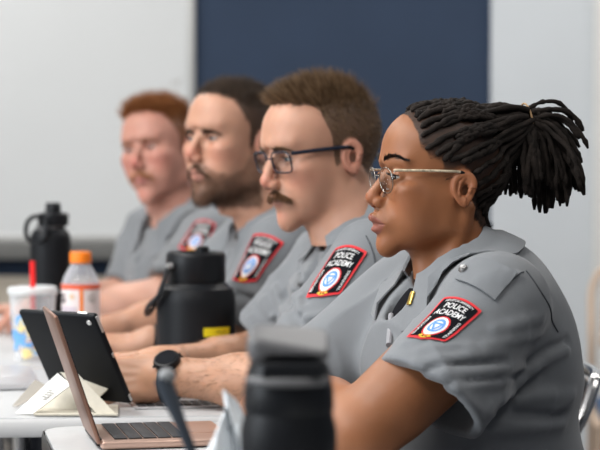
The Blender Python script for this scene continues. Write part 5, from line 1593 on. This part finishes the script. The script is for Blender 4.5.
    o = plate('stand_side', [g(13, 411, 2.99, zt), g(18, 416, 2.985, zt), g(52, 388, 2.975), g(36, 380, 2.99)], .0022, mat('shade-painted cream leatherette', (.34, .31, .27), rough=.75)); o['label'] = 'side flap of the cream folio, with shade put into its colour'  # cream folio colour darkened to stand for the shade on this flap
    plate('foot_plate', [g(34, 418.5, 2.88, zt), g(118, 418.5, 2.875, zt), g(118, 411, 2.99, zt), g(34, 411, 2.99, zt)], .0025, M['folio'])
    b = MB()
    for i in range(4):
        for j in range(2):
            p = g(44+i*2.3+j*1.0, 397-i*2.1+j*2.6, 2.899); b.box(p+V3(0, -.0035, .001), (.0028, .0004, .0011), None)
    b.build('print', M['grey_print'], o)
    # its flat keyboard under the hands
    u3 = nrm(V3(-.2, .98, 0)); f3 = V3(u3[1], -u3[0], 0); k0 = W(135, 409, 2.96); k0[2] = TZ
    rt2 = empty('keyboard', k0+f3*.09+u3*.09, 'thin dark keyboard lying under the wrists beside the tablet', 'keyboard')
    b = MB(); slab(b, k0+V3(0, 0, .0006), f3*.19, u3*.16, V3(0, 0, .003), 0, .001); b.build('keyboard_body', M['silver'], rt2)
    b = MB()
    for i in range(12):
        for j in range(4): slab(b, k0+V3(0, 0, .0034)+f3*(.006+i*.0148)+u3*(.008+j*.0155), f3*.013, u3*.0135, V3(0, 0, .0014), 0, .0005)
    b.build('keys', M['keys'], rt2)
    # slim dark stand arm leaning, close to the lens
    d = 1.86; a, c = W(163, 379, d), W(199, 470, d-.02); k = d/FPX
    rt = empty('stand', V3(c[0]+.02, c[1], TZ), 'slim dark slanted stand arm with a pale rounded tip, blurred in the foreground', 'stand')
    b = MB(); foot = V3(c[0]+.016, c[1], TZ+.008)
    b.tube([a, a*.8+c*.2, a*.5+c*.5, c, foot], [11*k, 10.5*k, 7.5*k, 6*k, 6*k], 14, flat=.7); b.build('arm', mat('dark slate plastic', (.035, .045, .06), rough=.45), rt)
    def ftip(p):
        q = p-A(a, p.dtype); return ell(p, a+V3(.004, -.002, .003), (9.0*k, 8*k, 8*k))
    v, F = nets(ftip, a-.04, a+.04, .0018); mesh_obj('tip', v, F, mat('pale grey plastic', (.24, .25, .26), rough=.5), rt)['label'] = 'pale grey rounded tip'
    b = MB(); b.lathe([(0, 0), (.042, 0), (.043, .004), (.038, .008), (0, .010)], V3(foot[0], foot[1], TZ), 32); b.build('base', M['lid_black'], rt)
    # crumpled pale blue tissue
    d = 1.95; k = d/FPX; c = W(236, 449, d); c[2] = TZ; top = W(231, 389, d)[2]-TZ
    rg = np.random.default_rng(3); G = np.zeros((26, 22, 3))
    for i in range(26):
        for j in range(22):
            s_ = -1+2*i/25; t = j/21
            w_ = (.030*(1-t)+.020)*(1-.8*t**2.6); z = top*(1-(1-t)**1.35)
            x = s_*w_+.006*math.sin(t*5+s_*2)-.006*t; y = .012*math.sin(s_*5+t*4)*(1-.5*t)+.010*(1-t)*math.cos(s_*3)+.003*rg.normal()*.4
            G[i, j] = c+V3(x, y, z*(1-.10*abs(s_)*t)+.0006)
    o = sheet('tissue', G, .0008, M['tissue'], None); tag(o, 'pale blue crumpled tissue standing up, blurred beside the foreground bottle', 'tissue')
# ------------------------------------------------------------------ the room
M['navy'] = mat('navy wall paint', (.024, .041, .077), rough=.85, noise=.05, nscale=5, bump=.08, bscale=200)
M['wall_pale'] = mat('pale grey wall paint', (.58, .61, .635), rough=.85, noise=.02, nscale=3, bump=.05, bscale=200)
M['wall_white'] = mat('off white wall paint', (.68, .68, .66), rough=.9, noise=.02, nscale=3)
M['beige'] = mat('beige wall panel', (.52, .46, .38), rough=.8, noise=.04, nscale=4)
M['carpet'] = mat('grey carpet', (.12, .12, .13), rough=1, noise=.25, nscale=300, bump=.6, bscale=500)
M['ceil'] = mat('white ceiling tile', (.75, .75, .74), rough=.95, noise=.06, nscale=150, bump=.2, bscale=300)
M['board'] = mat('whiteboard enamel', (.62, .635, .64), rough=.32, noise=.015, nscale=2)
M['alu'] = mat('dull aluminium frame', (.46, .46, .45), rough=.45, metal=.6)
M['tray'] = mat('grey marker tray', (.13, .13, .125), rough=.7)
M['tan'] = mat('tan plastic', (.55, .42, .32), rough=.5)
M['blue_pad'] = mat('blue upholstery', (.06, .11, .20), rough=.9, noise=.1, nscale=80)
M['chair_black'] = mat('black chair plastic', (.015, .015, .017), rough=.45)
YB = 6.3
M['wall_dim'] = mat('light-cutting dark wall', (.10, .11, .13), rough=.9)  # unseen side and front walls, made dark to cut bounced light
def wallbox(name, lo, hi, m):
    b = MB(); lo, hi = A(lo, float), A(hi, float); b.box((lo+hi)/2, (hi-lo)/2); o = b.build(name, m, None, False)
    o['kind'] = 'structure'; return o
def room():
    XL, XR, YF, ZC = -3.4, 2.6, -2.2, 2.8
    xe = (490-300)*(YB-.0)/FPX
    wallbox('floor', (XL, YF, -.1), (XR, YB+.1, 0), M['carpet'])
    wallbox('ceiling', (XL, YF, ZC), (XR, YB+.1, ZC+.1), M['ceil'])
    wallbox('wall_back', (XL, YB, 0), (XR, YB+.1, ZC), M['navy'])
    wallbox('wall_right', (xe, YB-.03, 0), (XR, YB, ZC), M['wall_pale'])
    wallbox('wall_left', (XL-.1, YF, 0), (XL, YB+.1, ZC), M['wall_white'])
    wallbox('wall_side', (XR, YF, 0), (XR+.1, YB+.1, ZC), M['wall_dim'])
    wallbox('wall_front', (XL, YF-.1, 0), (XR, YF, ZC), M['wall_dim'])
    wallbox('trim_1', (XL, YB-.03, 0), (xe, YB, 1.127-(276-163)*YB/FPX), M['beige'])
    xt = (594-300)*6.24/FPX
    wallbox('trim_2', (xt, YB-.055, 0), (xt+.5, YB-.03, ZC), M['wall_white'])
    # whiteboard
    Y = YB-.02; k = (YB-.03)/FPX
    x1 = (195-300)*k; x0 = x1-2.4; z0 = 1.127-(239-163)*k; z1 = z0+1.22
    rt = empty('whiteboard', ((x0+x1)/2, YB, z0), 'large whiteboard hung on the navy back wall', 'whiteboard')
    b = MB(); b.box(((x0+x1)/2, YB-.012, (z0+z1)/2), ((x1-x0)/2-.01, .009, (z1-z0)/2-.01)); b.build('board', M['board'], rt, False)
    b = MB(); t = .013
    for (c, h) in ((((x0+x1)/2, YB-.014, z0), ((x1-x0)/2, .014, t)), (((x0+x1)/2, YB-.014, z1), ((x1-x0)/2, .014, t)), ((x0, YB-.014, (z0+z1)/2), (t, .014, (z1-z0)/2)), ((x1-t, YB-.014, (z0+z1)/2), (t, .014, (z1-z0)/2))): b.box(c, h, None, 0, .003)
    b.build('frame', M['alu'], rt)
    b = MB(); b.box(((x0+x1)/2, YB-.05, z0-.040), ((x1-x0)/2-.02, .05, .026), None, 0, .006); b.build('marker_tray', M['tray'], rt)
    b = MB(); P = lambda px, py: V3((px-300)*k, YB-.0222, 1.127-(py-163)*k)
    b.tube([P(171, 85), P(174, 82), P(177, 84), P(181, 79)], .004, 5, flat=.15, upv=(0, 1, 0)); b.build('smudge', M['grey_print'], rt)
def stack_chair(name, c, f, label, group, back=M.get('x'), seat=None, hz=.86, low=False, frame=None):
    f = nrm(f); s = V3(f[1], -f[0], 0); z = V3(0, 0, 1); R = np.stack([f, s, z]); c = A(c)*V3(1, 1, 0)
    rt = empty(name, c, label, 'chair', group)
    mb = back or M['chair_black']; ms = seat or M['chair_black']
    b = MB(); b.box(c+z*.435, (.21, .215, .018), R, 0, .014); b.build('seat', ms, rt)
    # curved back shell
    G = np.zeros((15, 9, 3))
    for i in range(15):
        for j in range(9):
            y = -.20+.40*i/14; t = j/8; zz = .60+(hz-.60)*t; e = abs(y)/.20
            zz -= .03*e**4*t; G[i, j] = c+f*(-.235-.09*t+.05*e**2)+s*y*(1-.08*t*e)+z*zz
    sheet('backrest', G, .010, mb, rt, ang=60)
    for sg in (-1, 1):
        b = MB()
        p = [c+s*sg*.225+f*.17+z*.012, c+s*sg*.222+f*.17+z*.415, c+s*sg*.222+f*.10+z*.42]
        b.tube(p, .0115, 10); b.build('leg', frame or M['chrome'], rt)
        b = MB(); p = [c+s*sg*.225-f*.24+z*.012, c+s*sg*.222-f*.20+z*.42]; b.tube(p, .0115, 10); b.build('leg', frame or M['chrome'], rt)
    b = MB(); pts = []
    for sg in (-1, 1):
        q = [c+s*sg*.222-f*.20+z*.40, c+s*sg*.225-f*.20+z*.62, c+s*sg*.224-f*.262+z*(hz-.05), c+s*sg*.20-f*.292+z*(hz+.004), c+s*sg*.15-f*.315+z*(hz+.012)]
        pts.append(q if sg < 0 else q[::-1])
    path = A(pts[0]+[c-f*.332+z*(hz+.014)]+pts[1]); T2 = np.linspace(0, 1, 70); tt = np.linspace(0, 1, len(path)); pp = np.stack([np.interp(T2, tt, path[:, i]) for i in range(3)], 1)
    for _ in range(3): pp[1:-1] = (pp[:-2]+2*pp[1:-1]+pp[2:])/4
    b.tube(pp, .011, 10); b.build('back_frame', frame or M['chrome'], rt)
    b = MB()
    for sg in (-1, 1): b.tube([c+s*sg*.222+f*.165+z*.41, c+s*sg*.222-f*.20+z*.41], .011, 8)
    b.tube([c-s*.222+f*.05+z*.40, c+s*.222+f*.05+z*.40], .010, 8); b.build('seat_frame', frame or M['chrome'], rt)
    return rt
def copy_tree(o, parent=None):
    c = o.copy(); COL.objects.link(c)
    if parent is not None: c.parent = parent
    for ch in list(o.children): copy_tree(ch, c)
    return c
def lights():
    w = bpy.data.worlds.new('world'); S.world = w; w.use_nodes = True
    w.node_tree.nodes['Background'].inputs[0].default_value = (.8, .87, 1, 1); w.node_tree.nodes['Background'].inputs[1].default_value = .2
    def panel(x, y, e, sx=.6, sy=1.2, col=(1, .97, .93)):
        l = bpy.data.lights.new('ceiling_and_fill_lamp', 'AREA'); l.shape = 'RECTANGLE'; l.size = sx; l.size_y = sy; l.energy = e; l.color = col
        o = bpy.data.objects.new('ceiling_and_fill_lamp', l); COL.objects.link(o); o.location = (x, y, 2.78)
    for x, y, e in LAMPS: panel(x, y, e)
    l = bpy.data.lights.new('window_daylight', 'AREA'); l.shape = 'RECTANGLE'; l.size = 1.8; l.size_y = 1.3; l.energy = WIN; l.color = (.86, .93, 1)
    o = bpy.data.objects.new('window_daylight', l); COL.objects.link(o); o.location = (-3.35, 1.6, 1.7)
    o.rotation_euler = Vector((1, 0.15, -.12)).to_track_quat('-Z', 'Y').to_euler()
LAMPS = [(-1.1, 1.3, 62), (-1.5, 3.0, 62), (-1.4, 5.2, 30), (.5, 5.0, 24), (1.6, 2.6, 14), (.9, .6, 16), (1.8, 5.2, 22)]  # the right lamp nearest the camera is added fill, the rest ceiling panels
WIN = 120
WHO = ['woman', 'man_glasses', 'man_beard', 'man_red']
# ------------------------------------------------------------------ build it
room(); tables(); bottles(); devices()
PEOPLE = [globals()[n]() for n in WHO]
def seats():
    spots = []
    for K in PEOPLE:
        p = K['T'].pel; f = K['T'].f0; spots.append((p-f*.0, f))
    ch = stack_chair('chair', spots[0][0]-spots[0][1]*.03, spots[0][1], 'black stacking chair with a chrome frame behind the woman with locs', None, hz=.762)
    for i, (p, f) in enumerate(spots[1:]):
        c = copy_tree(ch); q = p+f*(.045 if i == 0 else .05); c.location = (q[0], q[1], 0)
        a0 = math.atan2(spots[0][1][1], spots[0][1][0]); a1 = math.atan2(f[1], f[0]); c.rotation_euler = (0, 0, a1-a0)
        c['label'] = ['black chair under the man with glasses', 'black chair under the bearded man', 'black chair under the red haired man'][i]
    for o in list(S.objects):
        if o.name.startswith('chair') and o.parent is None: o['group'] = 'chairs along the tables'
    bx = W(588, 300, 5.5)
    stack_chair('chair', V3(bx[0]+.21, 5.25, 0), V3(-.1, -1, 0), 'tan backed chair with a blue seat by the pale wall, at the right edge', None, back=M['tan'], seat=M['blue_pad'], frame=M['tan'], hz=1.127-(272-163)*5.6/FPX)
seats()
lights()
# ------------------------------------------------------------------ camera
cd = bpy.data.cameras.new('camera'); cam = bpy.data.objects.new('camera', cd); COL.objects.link(cam)
cam.location = tuple(CAM); cam.rotation_euler = (math.pi/2-PITCH, 0, 0)
cd.sensor_width = 36; cd.lens = FPX*36/600; cd.clip_start = .05
cd.dof.use_dof = True; cd.dof.focus_distance = 2.62; cd.dof.aperture_fstop = 4.6
S.camera = cam
S.view_settings.view_transform = 'Standard'; S.view_settings.look = 'None'; S.view_settings.gamma = 1; S.view_settings.exposure = -0.10
